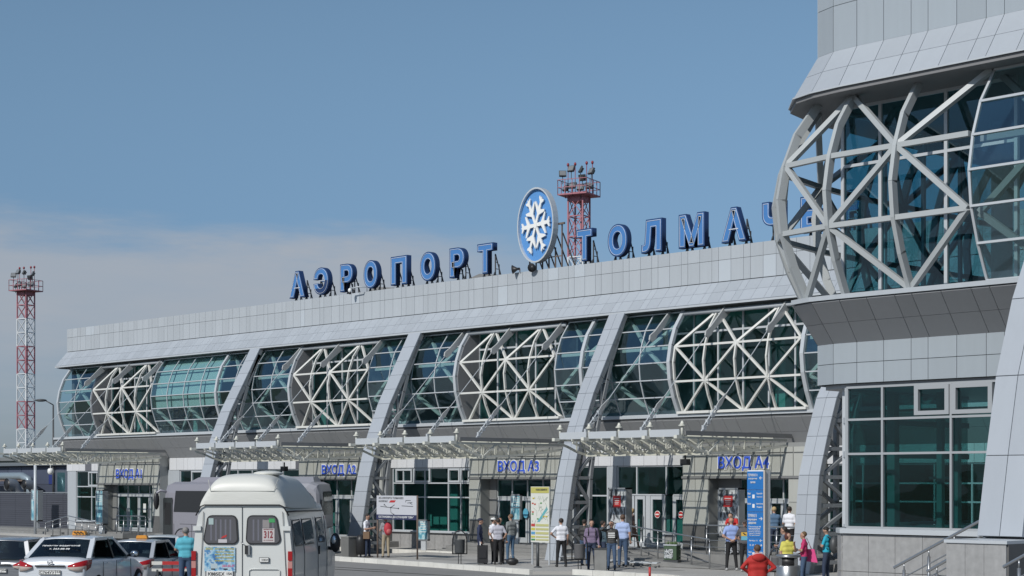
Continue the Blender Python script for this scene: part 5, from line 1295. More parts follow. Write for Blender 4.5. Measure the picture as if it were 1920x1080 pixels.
person('man in black vest and blue jeans beside the white shirted man', -43.75, 46.3, 0, 330, 1.72, (.028, .027, .027), JEAN, sleeve='long', arms=('fold', 'hang'))
p = person('smiling man in violet checked shirt facing the camera behind the loop bin', -41.5, 44.3, 0, 185, 1.76, check_mat('check_violet', (.24, .19, .28), (.16, .12, .20), 40), JEAND, sleeve='long', arms=('hang', 'hang'), hairc=(.05, .035, .025))
backpack(p, 1.0, 'dark backpack of the man in violet checked shirt', M_BLACK)
p = person('man in denim jacket turned right, between the violet shirted man and the tall man', -42.45, 45.9, 0, 300, 1.70, (.06, .10, .13), JEAND, sleeve='long', arms=('fold', 'hang'))
backpack(p, .97, 'black and green backpack of the man in denim jacket', M_BLACK, m2=mat('pack_green', (.20, .26, .05), .7))
person('tall man in light blue shirt seen from behind, right of the square bin', -42.0, 46.5, 0, 350, 1.92, (.36, .45, .68), JEAN, girth=1.08, hairc=(.10, .06, .04))
p = person('man in black and white striped top shading his eyes with his hand', -40.95, 44.75, 0, 175, 1.72, (.022, .022, .025), JEAN, sleeve='long', arms=('hang', 'shade'))
for z in (1.17, 1.24, 1.31): ibox('shirt_stripe', M_WHITE, (0, .102, z), (.24, .012, .035), p)
person('blonde woman in patterned dress striding past the doors on the platform', -46.2, 51.7, PZ, 290, 1.62, mat('dress', (.20, .14, .13), .85, noise=.7, nscale=18), (.40, .26, .19), hair='bob', hairc=(.50, .36, .18), skirt=(.26, .17, .14), stance='walk', shoes=(.55, .50, .40), arms=('bag', 'hang'))
person('man in red polo shirt leaning on the platform railing', -39.35, 49.75, PZ, 150, 1.72, (.52, .025, .025), (.30, .31, .33), arms=('lean', 'lean'), lean=.75, nod=-.1)
person('blond man in denim shirt on the platform, back to the camera', -38.0, 50.3, PZ, 5, 1.76, (.09, .16, .26), JEAND, hairc=(.45, .33, .17), sleeve='long', arms=('fold', 'fold'))
person('dark haired man in white t-shirt on the platform beside the blond man', -37.35, 50.35, PZ, 330, 1.78, WT, BLK, arms=('phone', 'hang'))
p = person('bald man in light blue t-shirt with hands clasped behind his back', -37.75, 47.5, 0, 5, 1.86, (.28, .38, .68), BLK, hair='bald', arms=('back', 'back'), girth=1.12, stance='wide', shoes=(.4, .4, .4))
p = person('man in cap and dark t-shirt with yellow and blue chest print', -36.95, 47.25, 0, 172, 1.80, (.09, .085, .09), BLK, cap=(.06, .06, .065), arms=('hang', 'back'), girth=1.1, headturn=-.3, shoes=(.4, .4, .4))
for (z, h_, c) in ((1.31, .13, (.60, .38, .06)), (1.17, .14, (.12, .38, .50))): ibox('chest_print', mat('print%d' % int(z * 100), c, .7), (.02, .122, z), (.22, .014, h_), p)
g = MB(); g.extrude([(-.07, .132, 1.28), (-.01, .132, 1.31), (.04, .132, 1.36), (.08, .132, 1.35), (.05, .132, 1.32), (.02, .132, 1.28), (-.02, .132, 1.28)], (0, .006, 0)); g.build('leaping_animal_print', M_BLACK, p)
person('man in grey blue shirt half hidden behind the blue direction pylon', -31.3, 41.95, 0, 60, 1.76, (.13, .16, .21), JEAND, arms=('fold', 'fold'), sleeve='long', girth=1.12)
p = person('woman in red hooded jacket with short brown hair seen from behind at the bottom edge', -24.46, 31.74, 0, 8, 1.65, (.42, .025, .022), JEAND, hairc=(.09, .055, .035), hair='short', sleeve='long', girth=1.5, arms=('hip', 'hip'))
g = MB(); g.ell((0, -.12, 1.36), (.17, .09, .10), 12, 8); g.build('hood', cloth('hood_red', (.40, .025, .022)), p); g = MB(); g.ell((0, -.07, 1.42), (.145, .085, .055), 12, 8); g.build('hood_lining', cloth('hood_pink', (.62, .36, .38)), p)
person('woman with red brown hair in yellow blouse talking to the woman in pink', -30.4, 40.9, 0, 200, 1.62, (.60, .56, .12), JEAN, hairc=(.09, .025, .018), hair='bob', girth=1.12, arms=('smoke', 'hang'), headturn=.3)
p = person('woman in magenta top with a pink shoulder bag turned to the left', -30.25, 41.5, 0, 75, 1.64, (.48, .03, .13), JEAN, hairc=(.12, .075, .035), hair='short', arms=('fold', 'bag'), headturn=.1)
def pinkbag(t):
    g = MB(); g.extrude([(.20, -.38, .72), (.20, .16, .78), (.20, .12, 1.12), (.20, -.28, 1.12)], (.16, 0, 0)); g.build('bag', mat('bag_pink', (.68, .07, .25), .5), t)
    g = MB(); g.tube([(.28, -.2, 1.1), (.19, -.06, 1.46), (.28, .04, 1.10)], .016, 6); g.build('strap', mat('strap_pink', (.70, .45, .48), .6), t)
place_on(p, 'handbag', 'bright pink shoulder bag with pale straps', 'handbag', pinkbag)
p = person('young man in turquoise t-shirt and ripped jeans leaning by the granite corner of the wing', -31.0, 43.71, 0, 60, 1.72, (.02, .36, .50), JEAND, arms=('fold', 'hang'), nod=.6, hairc=(.02, .018, .016))
backpack(p, .97, 'dark backpack on the back of the young man in turquoise', M_DGREY)
zt = road_z(-38.24, 25.22)
person('grey haired man in turquoise shirt and jeans seen from behind, left of the white van', -38.1, 25.1, zt, 10, 1.72, (.10, .42, .52), JEAN, hairc=(.22, .21, .20), hair='short', arms=('fold', 'hang'), girth=1.12, group='people standing outside the entrances')
# ------------------------------------------------------------------ vehicles
def car_paint(name, c, rough=.25, metal=.3):
    m = mat(name, c, rough, metal, noise=.03, nscale=1.5); b = m.node_tree.nodes['Principled BSDF']
    b.inputs['Coat Weight'].default_value = .6; b.inputs['Coat Roughness'].default_value = .05; return m
M_LAMPR = mat('lamp_red', (.32, .012, .015), .15); M_LAMPC = mat('lamp_clear', (.50, .42, .38), .15); M_LAMPO = mat('lamp_dark', (.16, .02, .02), .2)
M_PLATE = mat('plate_white', (.70, .70, .68), .4)
def loft(stations, m, parent, name, sub=1, sharp=False, mats=None, matfn=None, caps=True):
    n = len(stations[0]); g = MB(); vs = [p for s in stations for p in s]; fs = []; mi = []
    for i in range(len(stations) - 1):
        for k in range(n - 1):
            fs.append((i * n + k, i * n + k + 1, (i + 1) * n + k + 1, (i + 1) * n + k)); mi.append(matfn(i, k) if matfn else 0)
    g.add(vs, fs); g.m = mi; g.smooth = [not sharp] * len(fs)
    if caps:
        g.f += [list(range(n))[::-1], [(len(stations) - 1) * n + k for k in range(n)]]; g.m += [0, 0]; g.smooth += [False, False]
    o = g.build(name, mats or m, parent)
    if sub:
        md = o.modifiers.new('sub', 'SUBSURF'); md.levels = sub; md.render_levels = sub
    return o
def mirror_prof(half): return [(-x, z) for x, z in half] + [(x, z) for x, z in reversed(half)]
def wheel(t, x, y, r=.31, w=.2):
    g = MB(); s = 1 if x > 0 else -1
    g.tube([(x - w / 2 * s, y, r), (x - .03 * s, y, r), (x + w / 2 * s - .02 * s, y, r), (x + w / 2 * s, y, r)], [r, r, r, r * .93], 24); wl = g.build('wheel', M_TYRE, t)
    g = MB(); g.tube([(x + w / 2 * s, y, r), (x + w / 2 * s + .015 * s, y, r)], r * .62, 16); g.build('rim', M_STEEL, wl)
def plate(t, y, z, txt, reg, w=.52):
    ibox('number_plate', M_PLATE, (0, y, z), (w, .015, .112), t)
    g = MB()
    for q in ((-w / 2, w / 2, -.052, -.045), (-w / 2, w / 2, .045, .052), (-w / 2, -w / 2 + .007, -.05, .05), (w / 2 - .007, w / 2, -.05, .05), (w * .26, w * .26 + .006, -.05, .05)): g.bx(q[0], q[1], y - .012, y - .007, z + q[2], z + q[3])
    g.build('plate_border', M_BLACK, t)
    text_obj('plate_number', txt, w * .68, .066, M_BLACK, (-w * .12, y - .01, z - .034), parent=t, ext=.002, offset=.012)
    text_obj('plate_region', reg, w * .19, .045, M_BLACK, (w * .38, y - .01, z - .01), parent=t, ext=.002, offset=.012)
def sedan(name, label, x, y, z, dyaw, paint, txt, reg, roofsign=None, text=False, L=4.6, cat='car', open_door=False, hatch=False, lamp=True, badge=True):
    t = thing(name, label, cat, (x, y, z), VIEW + R(dyaw), group='parked cars in the foreground')
    # lower body: half profile from sill up to the deck centre, lofted along the length
    def st(yy, zlo, wlo, wmid, zbelt, wbelt, zdeck, crown=.03):
        half = [(wlo * .86, zlo), (wlo, zlo + .08), (wmid, zlo + .3), (wmid + .005, (zlo + .3 + zbelt) / 2), (wbelt, zbelt), (wbelt - .07, zdeck - .01), (wbelt * .5, zdeck + crown * .7)]
        pr = mirror_prof(half); return [(px_, yy, pz) for px_, pz in pr]
    dk = 1.02 if not hatch else .98
    S = [st(.0, .38, .70, .74, .80, .66, .86), st(.04, .30, .76, .80, .92, .73, dk - .06), st(.16, .26, .79, .835, .97, .755, dk), st(.55, .22, .80, .85, .98, .77, dk + .03), st(1.2, .20, .81, .855, .97, .79, dk + .0),
         st(2.2, .20, .81, .855, .95, .79, .97), st(3.1, .20, .81, .85, .93, .77, .96), st(3.6, .20, .80, .84, .88, .74, .92), st(4.2, .24, .77, .80, .78, .66, .84), st(L - .08, .3, .66, .70, .66, .55, .72), st(L, .36, .58, .60, .6, .5, .64)]
    loft(S, paint, t, 'body')
    # greenhouse
    y0, y1, y2, y3 = (.42, 1.12, 2.35, 3.15) if not hatch else (.12, .42, 2.3, 3.1)
    zr = 1.50; wb, wr = .765, .60
    RL, RR = (-wr, y1, zr - .04), (wr, y1, zr - .04)
    body_top = [[(-wb, y0, dk - .01), (-wb * .5, y0 - .07, dk + .01), (0, y0 - .09, dk + .02), (wb * .5, y0 - .07, dk + .01), (wb, y0, dk - .01)],
                [(-wr - .02, y1 - .06, zr - .08), (-wr * .5, y1 - .12, zr - .05), (0, y1 - .13, zr - .045), (wr * .5, y1 - .12, zr - .05), (wr + .02, y1 - .06, zr - .08)]]
    g = MB(); a, b = body_top; g.add(a + b, [(i, i + 1, 5 + i + 1, 5 + i) for i in range(4)], 0, True); rw = g.build('rear_window', M_GLASSC, t)
    # roof shell
    R_ = [[(-wr - .03, y1 - .05, zr - .075), (-wr * .55, y1 - .11, zr - .035), (0, y1 - .13, zr - .03), (wr * .55, y1 - .11, zr - .035), (wr + .03, y1 - .05, zr - .075)],
          [(-wr - .035, y1 + .25, zr - .03), (-wr * .6, y1 + .25, zr + .01), (0, y1 + .25, zr + .02), (wr * .6, y1 + .25, zr + .01), (wr + .035, y1 + .25, zr - .03)],
          [(-wr - .035, y2 - .3, zr - .03), (-wr * .6, y2 - .3, zr + .015), (0, y2 - .3, zr + .02), (wr * .6, y2 - .3, zr + .015), (wr + .035, y2 - .3, zr - .03)],
          [(-wr - .02, y2 + .1, zr - .10), (-wr * .6, y2 + .15, zr - .055), (0, y2 + .18, zr - .05), (wr * .6, y2 + .15, zr - .055), (wr + .02, y2 + .1, zr - .10)]]
    o = loft(R_, paint, t, 'roof', sub=2, caps=False); so = o.modifiers.new('t', 'SOLIDIFY'); so.thickness = .03
    g = MB(); g.add([(-wb, y3, .94), (wb, y3, .94), (wr, y2 + .1, zr - .07), (-wr, y2 + .1, zr - .07)], [(0, 1, 2, 3)]); g.build('windscreen', M_GLASSC, t)
    for sx in (-1, 1):
        g = MB(); W_ = lambda p: (p[0] * sx, p[1], p[2])
        # pillars as solid paint
        for pa, pb, w_ in (((wb + .0, y0 + .02, dk - .03), (wr + .02, y1 - .03, zr - .08), .11), ((wb, y3 - .05, .94), (wr + .01, y2 + .05, zr - .08), .07), ((wr + .03, y1, zr - .06), (wr + .03, y2, zr - .06), .05)):
            g.beam(W_(pa), W_(pb), .07, w_, 0, up=(sx, 0, 0))
        g.build('pillar', paint, t)
        g = MB(); g.beam(W_((wb + .01, 2.02, .95)), W_((wr + .03, 1.98, zr - .07)), .07, .05, 0, up=(sx, 0, 0)); g.build('door_pillar', M_BLACK, t)
        g = MB(); g.add([W_((wb + .015, y0 + .35, dk - .02)), W_((wb + .015, 2.0, .955)), W_((wr + .03, 1.98, zr - .08)), W_((wr + .03, y1 + .1, zr - .08))], [(0, 1, 2, 3)]); g.build('side_window', M_GLASSC, t)
        g = MB(); g.add([W_((wb + .015, 2.04, .955)), W_((wb + .01, y3 - .15, .95)), W_((wr + .02, y2, zr - .08)), W_((wr + .03, 2.0, zr - .08))], [(0, 1, 2, 3)]); g.build('side_window', M_GLASSC, t)
        g = MB(); g.ell((1.0 * sx, 2.95, 1.02), (.12, .09, .09), 12, 8); mr = g.build('door_mirror', M_BLACK, t)
        g = MB(); g.ell((1.0 * sx, 2.895, 1.02), (.10, .045, .075), 12, 8); g.build('mirror_glass', mat('mirror_glass', (.6, .66, .72), .05, .9), mr)
        ibeam('mirror_arm', M_BLACK, (.8 * sx, 2.98, .97), (.94 * sx, 2.95, 1.0), .05, .05, t)
        for yy in (1.45, 2.35): ibox('door_handle', paint, (.868 * sx, yy, .86), (.03, .16, .03), t)
        for yy in (1.15, 2.05, 3.05):
            g = MB(); g.beam((.864 * sx, yy, .32), (.862 * sx, yy - .02, .90), .012, .008); g.build('door_gap', M_BLACK, t)
        g = MB(); g.beam((.86 * sx, 1.15, .30), (.86 * sx, 3.05, .30), .02, .03); g.build('sill_strip', M_BLACK, t)
        if lamp:
            # wrap-round tail lamp: thick lens following the rear corner
            pts_o = [(.44, -.018, .86), (.60, .0, .92), (.74, .05, .96), (.80, .16, .98), (.845, .44, .985)]; pts_i = [(.43, -.018, .78), (.60, -.015, .73), (.745, .03, .71), (.812, .14, .73), (.85, .30, .80)]
            g = MB(); mids = [Vector(a_).lerp(Vector(b_), .5) for a_, b_ in zip(pts_o, pts_i)]
            out = [Vector((0, -.02, 0)), Vector((0, -.025, 0)), Vector((.008, -.02, 0)), Vector((.014, -.008, 0)), Vector((.012, 0, 0))]
            rows = [[Vector(p_) + o_ for p_, o_ in zip(pts_o, out)], [p_ + o_ * 1.3 for p_, o_ in zip(mids, out)], [Vector(p_) + o_ for p_, o_ in zip(pts_i, out)]]
            vs_ = [(v.x * sx, v.y, v.z) for r_ in rows for v in r_]
            fs_ = [(r_ * 5 + k, r_ * 5 + k + 1, (r_ + 1) * 5 + k + 1, (r_ + 1) * 5 + k) for r_ in range(2) for k in range(4)]
            g.add(vs_, fs_, 0, True); g.m = [0, 0, 0, 0, 1, 1, 1, 2]
            tl = g.build('tail_lamp', [M_LAMPR, M_LAMPC, M_LAMPO], t)
            so = tl.modifiers.new('t', 'SOLIDIFY'); so.thickness = .04; so.offset = -1
    for (wx, wy) in ((-.76, .85), (.76, .85), (-.76, 3.65), (.76, 3.65)): wheel(t, wx, wy)
    plate(t, -.03, .70, txt, reg)
    ibox('trunk_trim', M_BLACK, (0, -.025, .845), (.72, .03, .035), t); ibox('bumper_trim', M_BLACK, (0, -.02, .36), (1.1, .05, .1), t)
    if badge:
        g = MB(); g.tube([(.06 * cos(a_ * pi / 8), -.02, .925 + .055 * sin(a_ * pi / 8)) for a_ in range(16)], .008, 6, closed=True); g.beam((-.075, -.025, .925), (.075, -.025, .925), .014, .024); g.build('badge', M_STEEL, t)
    # cabin interior
    ibox('rear_seat', mat('seat_grey', (.12, .115, .11), .9), (0, 1.25, .85), (1.2, .3, .5), t)
    for sx in (-.38, .38): ibox('front_seat', mat('seat_grey', (.12, .115, .11), .9), (sx, 2.2, .85), (.45, .25, .7), t); ibox('headrest', mat('seat_grey', (.12, .115, .11), .9), (sx, 2.2, 1.28), (.25, .1, .16), t)
    ibox('parcel_shelf', M_BLACK, (0, .8, dk - .02), (1.3, .5, .02), t)
    if roofsign:
        sg = thing('taxi_sign', roofsign[0], 'taxi sign', (x, y, z), VIEW + R(dyaw), group='orange taxi roof signs')
        ox = roofsign[1]
        g = MB(); g.extrude([(ox - .17, 1.62, 1.525), (ox + .17, 1.62, 1.525), (ox + .15, 1.60, 1.60), (ox + .13, 1.60, 1.62), (ox - .13, 1.60, 1.62), (ox - .15, 1.60, 1.60)], (0, .16, 0)); g.build('lamp_box', mat('taxi_orange', roofsign[3], .35), sg)
        g = MB(); g.bx(ox - .16, ox + .22, 1.63, 1.8, 1.505, 1.53); g.build('base', M_BLACK, sg)
        if roofsign[2]:
            for q_ in range(6):
                for r_ in range(2):
                    if (q_ + r_) % 2: ibox('check', M_BLACK, (ox - .12 + .04 * q_ + .02, 1.60, 1.565 + .025 * r_), (.038, .03, .022), sg)
    if text:
        Rr = math.atan2(.44, .66)
        # lettering lies on the slanted rear window
        def win_text(s_, w_, h_, f):
            p0 = Vector((0, y0 - .09, dk + .02)); p1 = Vector((0, y1 - .13, zr - .045)); d = (p1 - p0).normalized(); p = p0.lerp(p1, f)
            ob = text_obj('window_lettering', s_, w_, h_, M_WHITE, p + Vector((0, -.035, .02)), parent=t, ext=.002, offset=.018, rx=-math.atan2(d.y, d.z))
        win_text('примем водителей', .92, .075, .52); win_text('т. 263-88-98', .50, .06, .36)
    return t
P1 = car_paint('paint_white', (.62, .65, .69), .3, .1); P2 = car_paint('paint_silver', (.52, .54, .57), .3, .35); P3 = car_paint('paint_dark_silver', (.22, .23, .25), .3, .4)
def at_cam(px, zc):
    return 0
def pos(xc, zc): return (xc * .697 - zc * .717, xc * .717 + zc * .697)
x, y = pos((95 - 960) / 3200 * 39.8, 39.8); sedan('taxi', 'white taxi sedan with rear window lettering and orange checked roof sign, number 764', x, y, road_z(x, y) - .02, -7, P1, 'С764УУ', '154', ('orange roof sign with black checks on the white taxi', .06, True, (.70, .30, .04)), True)
x, y = pos((226 - 960) / 3200 * 48.5, 48.5); sedan('taxi', 'silver taxi sedan with plain orange roof sign parked behind the white taxi', x, y, road_z(x, y) - .10, -7, P2, 'К351МР', '154', ('plain orange red roof sign on the silver taxi', .06, False, (.75, .16, .05)))
x, y = pos((-5 - 960) / 3200 * 43.5, 43.5); sedan('estate_car', 'dark silver estate car cut off by the left picture edge', x, y, road_z(x, y) - .10, -4, P3, 'В626КТ', '154', None, hatch=True, lamp=True)
x, y = pos((285 - 960) / 3200 * 56, 56); sedan('parked_car', 'white car with its right door open behind the silver taxi', x, y, road_z(x, y) - .05, 0, car_paint('paint_white2', (.55, .58, .60), .3, .1), 'Е118ОС', '54', None, badge=False)
# its open door
dt = None
def open_door_part(x, y, z):
    t = [o for o in bpy.data.objects if o.get('label', '').startswith('white car with its right door')][0]
    Rd = Matrix.Rotation(R(55), 3, 'Z')
    g = MB(); loop = [(0, 0, .3), (0, -1.0, .3), (0, -1.02, .95), (0, -.85, .97), (0, -.55, 1.40), (0, -.45, 1.42), (0, 0, .98)]
    g.extrude([Vector((.86, 3.05, 0)) + Rd @ Vector(p) for p in loop[:4] + [(0, 0, .98)]], Rd @ Vector((.06, 0, 0)))
    g.beam(Vector((.89, 3.05, 0)) + Rd @ Vector((0, -.95, .95)), Vector((.89, 3.05, 0)) + Rd @ Vector((0, -.6, 1.40)), .05, .05); g.beam(Vector((.89, 3.05, 0)) + Rd @ Vector((0, -.6, 1.40)), Vector((.89, 3.05, 0)) + Rd @ Vector((0, -.02, 1.0)), .05, .05)
    g.build('open_door', MATS['paint_white2'], t)
open_door_part(x, y, 0)

# white high-roof minibus
x, y = pos((455 - 960) / 3200 * 34.8, 34.8); zv = road_z(x, y) - .02
V = thing('minibus', 'white high roofed minibus with route number 312 in its rear window', 'minibus', (x, y, zv), VIEW + R(-5))
PV = car_paint('van_white', (.60, .615, .60), .35, .0); PVR = mat('van_roof', (.62, .62, .58), .42, noise=.05, nscale=1.2)
def vst(yy, k=1.0, zt=2.32):
    half = [(.86 * k, .38), (1.0 * k, .44), (1.035 * k, .9), (1.03 * k, 1.3), (.985 * k, 1.75), (.90 * k, zt - .1), (.86 * k, zt), (.5 * k, zt + .0)]
    return [(px_, yy, pz) for px_, pz in mirror_prof(half)]
S = [vst(0), vst(.02), vst(.1), vst(1.5), vst(3.0), vst(3.7), vst(4.0, .98, 2.2), vst(4.3, .96, 1.75), vst(4.55, .94, 1.45), vst(5.2, .88, 1.2), vst(5.45, .8, 1.0)]
loft(S, PV, V, 'body', sub=0, sharp=True)
# raised plastic roof
def rst(yy, z0, w0, zt, wt, e=0):
    half = [(w0, z0), (w0 - .03, z0 + .12), (w0 - .13, z0 + (zt - z0) * .55), (wt + .06, zt - .12), (wt - .04, zt - .02), (wt * .5, zt + .02)]
    return [(px_, yy, pz) for px_, pz in mirror_prof(half)]
RS = [rst(-.03, 2.30, .89, 2.62, .72), rst(.03, 2.30, .90, 2.82, .63), rst(.22, 2.28, .91, 2.95, .58), rst(.8, 2.26, .91, 2.97, .60), rst(2.4, 2.24, .91, 2.96, .60), rst(3.1, 2.22, .90, 2.86, .56), rst(3.7, 2.18, .87, 2.50, .5), rst(4.0, 2.1, .82, 2.25, .45)]
loft(RS, PVR, V, 'raised_roof', sub=2)
g = MB(); seam = [(-.97, -.012, 1.9), (-.91, -.02, 2.2), (-.80, -.04, 2.33), (.80, -.04, 2.33), (.91, -.02, 2.2), (.97, -.012, 1.9)]
g.tube([(-.965, -.01, 2.12), (-.86, -.045, 2.30), (-.78, -.045, 2.335), (.78, -.045, 2.335), (.86, -.045, 2.30), (.965, -.01, 2.12)], .014, 6); g.build('roof_seal', M_BLACK, V)
for sx in (-1, 1): g = MB(); g.tube([(.93 * sx, .0, 2.2), (.935 * sx, 1, 2.2), (.93 * sx, 3.6, 2.17)], .016, 6); g.build('side_seal', M_BLACK, V)
g = MB(); g.tube([(-.72, .05, 2.85), (-.66, -.02, 2.62), (.66, -.02, 2.62), (.72, .05, 2.85)], .008, 6); g.build('roof_crease', mat('crease', (.45, .45, .42), .5), V)
g = MB(); g.ell((0.35, .8, 2.98), (.32, .32, .06)); g.build('roof_vent', PVR, V)
# rear doors
def rwin(cx, flip):
    w2, w1, z0, z1 = .335, .30, 1.56, 2.10
    def loop(e, yy):
        cs = [(-w2, z0), (w2, z0), (w1 + .012, z1), (-w1 + .03, z1)]; base = []
        for q_, (cx_, cz_) in enumerate(cs):
            sx_ = -1 if q_ in (0, 3) else 1; sz_ = -1 if q_ < 2 else 1; rr = .085
            for a_ in range(5):
                an = (a_ / 4) * pi / 2; an = {0: pi + an, 1: 1.5 * pi + an, 2: an, 3: .5 * pi + an}[q_]
                base.append((cx_ - sx_ * rr + (rr + e) * cos(an), cz_ - sz_ * rr + (rr + e) * sin(an)))
        if flip: base = [(-a, b) for a, b in base][::-1]
        return [(cx + a, yy, b) for a, b in base]
    g = MB(); g.extrude(loop(.028, -.028), (0, .03, 0)); fr = g.build('window_seal', M_BLACK, V)
    g = MB(); g.extrude(loop(0, -.034), (0, .004, 0)); g.build('rear_window', mat('van_window', (.095, .095, .105), .06, spec=.8), V)
    g = MB()
    for k in range(5): g.bx(cx - .2 + .1 * k - .018, cx - .2 + .1 * k + .018, -.0355, -.0345, z0 + .05, z1 - .06)
    g.build('curtain', mat('curtain', (.135, .135, .165), .5), V)
rwin(-.44, False); rwin(.44, True)
for sx in (-1, 1):
    g = MB(); g.beam((.0, -.012, .42), (.0, -.012, 2.30), .012, .01) if sx > 0 else g.beam((-.88, -.012, .5), (-.80, -.03, 2.2), .01, .01); g.build('door_gap', M_DGREY, V)
g = MB(); g.beam((.93, -.012, .5), (.84, -.03, 2.2), .01, .01); g.build('door_gap', M_DGREY, V)
for sx in (-1, 1):
    ibox('hinge', PV, (.93 * sx, -.03, 1.86), (.16, .05, .09), V); ibox('hinge', PV, (.98 * sx, -.03, .85), (.14, .05, .08), V)
    ibox('tail_lamp', M_LAMPR, (1.0 * sx, -.03, 1.30), (.09, .06, .19), V); ibox('tail_lamp_clear', mat('lamp_pink', (.46, .22, .20), .2), (1.0 * sx, -.03, 1.12), (.09, .06, .14), V); ibox('tail_lamp', M_LAMPR, (1.0 * sx, -.03, .93), (.09, .06, .24), V)
ibox('door_handle', M_BLACK, (.10, -.045, 1.42), (.07, .04, .18), V); ibox('handle_plate', M_STEEL, (.15, -.04, 1.42), (.04, .05, .2), V)
g = MB(); g.tube([(.08, -.03, 1.5), (-.02, -.03, 1.58)], .008); g.build('lock_rod', M_STEEL, V)
# advert, badges, plate, stickers
ADV = poster_mat('van_advert', (.2, .4, .6), [(.38, (.05, .16, .36)), (.47, (.20, .42, .58)), (.55, (.45, .56, .62)), (.64, (.08, .22, .42))], 4)
ibox('advert', ADV, (-.46, -.028, 1.23), (.64, .01, .50), V)
for k, s_ in enumerate(('ЗАКАЗ АВТОБУСА ПО ГОРОДУ', 'свадьбы и экскурсии', 'выезд на природу', 'встреча в аэропорту', 'межгород')): text_obj('advert_lettering', s_, .40 - .03 * (k % 2), .04, mat('ad_yellow', (.50, .42, .02), .5), (-.36, -.036, 1.42 - .062 * k), parent=V, ext=.001, offset=.012, res=2)
text_obj('advert_lettering', 'ЗАКАЗ', .15, .05, mat('ad_yellow', (.5, .42, .02), .5), (-.68, -.036, 1.42), parent=V, ext=.001, offset=.02, res=2)
text_obj('advert_lettering', '263-03-37', .26, .05, mat('ad_pink', (.60, .10, .22), .5), (-.28, -.036, 1.07), parent=V, ext=.001, offset=.02, res=2)
ibox('advert_picture', mat('ad_van', (.40, .48, .52), .5), (-.58, -.034, 1.09), (.14, .004, .10), V)
ibox('route_card', mat('route_card', (.50, .46, .46), .6), (.55, -.038, 1.72), (.25, .006, .28), V)
text_obj('route_number', '312', .185, .15, mat('route_red', (.22, .03, .04), .5), (.55, -.044, 1.66), parent=V, ext=.001, offset=.03)
text_obj('route_text', 'МАРШРУТНОЕ', .2, .02, mat('route_red', (.22, .03, .04), .5), (.55, -.044, 1.83), parent=V, ext=.001, offset=.02, res=2); text_obj('route_text', 'НА 16 ПЛОЩАДЬ', .2, .018, mat('route_red', (.22, .03, .04), .5), (.55, -.044, 1.61), parent=V, ext=.001, offset=.02, res=2)
ibox('window_sticker', mat('sticker_green', (.05, .30, .10), .5), (.62, -.038, 2.02), (.12, .005, .08), V); ibox('window_card', mat('card', (.25, .23, .23), .6), (.50, -.038, 1.95), (.14, .004, .16), V)
ibox('window_sticker', mat('sticker_pale', (.35, .45, .45), .5), (-.64, -.038, 2.0), (.10, .005, .13), V); ibox('window_sticker', mat('sticker_logo', (.5, .48, .50), .5), (-.40, -.038, 1.60), (.18, .005, .07), V)
g = MB(); g.extrude([(-.44, -.04, 1.65), (-.33, -.04, 1.68), (-.31, -.04, 1.73), (-.40, -.04, 1.70)], (0, .003, 0)); g.build('sticker_flash', M_RED, V)
g = MB(); g.bx(.36, .56, -.045, -.02, 1.17, 1.27); g.build('badge_plate', M_DGREY, V); ibox('badge_face', M_PLATE, (.46, -.047, 1.22), (.18, .006, .08), V); text_obj('badge_lettering', 'СОБОЛ', .13, .04, M_BLACK, (.475, -.052, 1.20), parent=V, ext=.001, offset=.02)
ibox('plate_recess', mat('recess_grey', (.20, .21, .22), .5), (-.46, -.012, .92), (.62, .02, .28), V)
V2 = V; pw2 = .52
ibox('number_plate', M_PLATE, (-.46, -.04, .93), (.54, .02, .115), V); text_obj('plate_number', 'К885ЕХ', .34, .07, M_BLACK, (-.53, -.055, .895), parent=V, ext=.002, offset=.012); text_obj('plate_region', '154', .1, .05, M_BLACK, (-.26, -.055, .91), parent=V, ext=.002, offset=.012)
for xx in (-.6, -.34): ibox('plate_lamp', M_BLACK, (xx, -.03, 1.03), (.08, .03, .02), V)
g = MB(); g.tube([(.14, -.02, .5), (.14, -.02, 1.0), (.20, -.02, 1.03), (.74, -.02, 1.03), (.78, -.02, 1.0), (.78, -.02, .5)], .012, 6); g.build('door_pressing', PV, V)
ibox('rear_bumper', M_DGREY, (0, -.08, .45), (2.0, .16, .2), V)
# right side windows, door, mirrors
def sidewin(y0_, y1_, z0=1.50, z1=2.0):
    def X_(z): return 1.03 - (z - 1.3) * .10 if z < 1.75 else .985 - (z - 1.75) * .175
    for e, m, d, nm in ((.025, M_BLACK, .004, 'window_seal'), (0, mat('van_side_window', (.16, .18, .20), .04, spec=.9), .010, 'side_window')):
        g = MB(); L = [(y0_ - e, z0 + .06), (y0_ + .05, z0 - e), (y1_ - .05, z0 - e), (y1_ + e, z0 + .06), (y1_ + e, z1 - .06), (y1_ - .05, z1 + e), (y0_ + .05, z1 + e), (y0_ - e, z1 - .06)]
        g.extrude([(X_(z) + d, yy, z) for yy, z in L], (.006, 0, 0)); g.build(nm, m, V)
sidewin(.35, 1.15); sidewin(1.28, 2.30); sidewin(2.75, 3.45)
for yy in (.22, 1.2, 2.62, 3.6): g = MB(); g.beam((1.04, yy, .5), (1.04, yy, 1.3), .008, .012); g.beam((1.04, yy, 1.3), (.955, yy, 2.05), .008, .012); g.build('side_gap', M_DGREY, V)
for yy in (2.70,): ibox('side_handle', M_BLACK, (1.045, yy, 1.32), (.03, .05, .18), V)
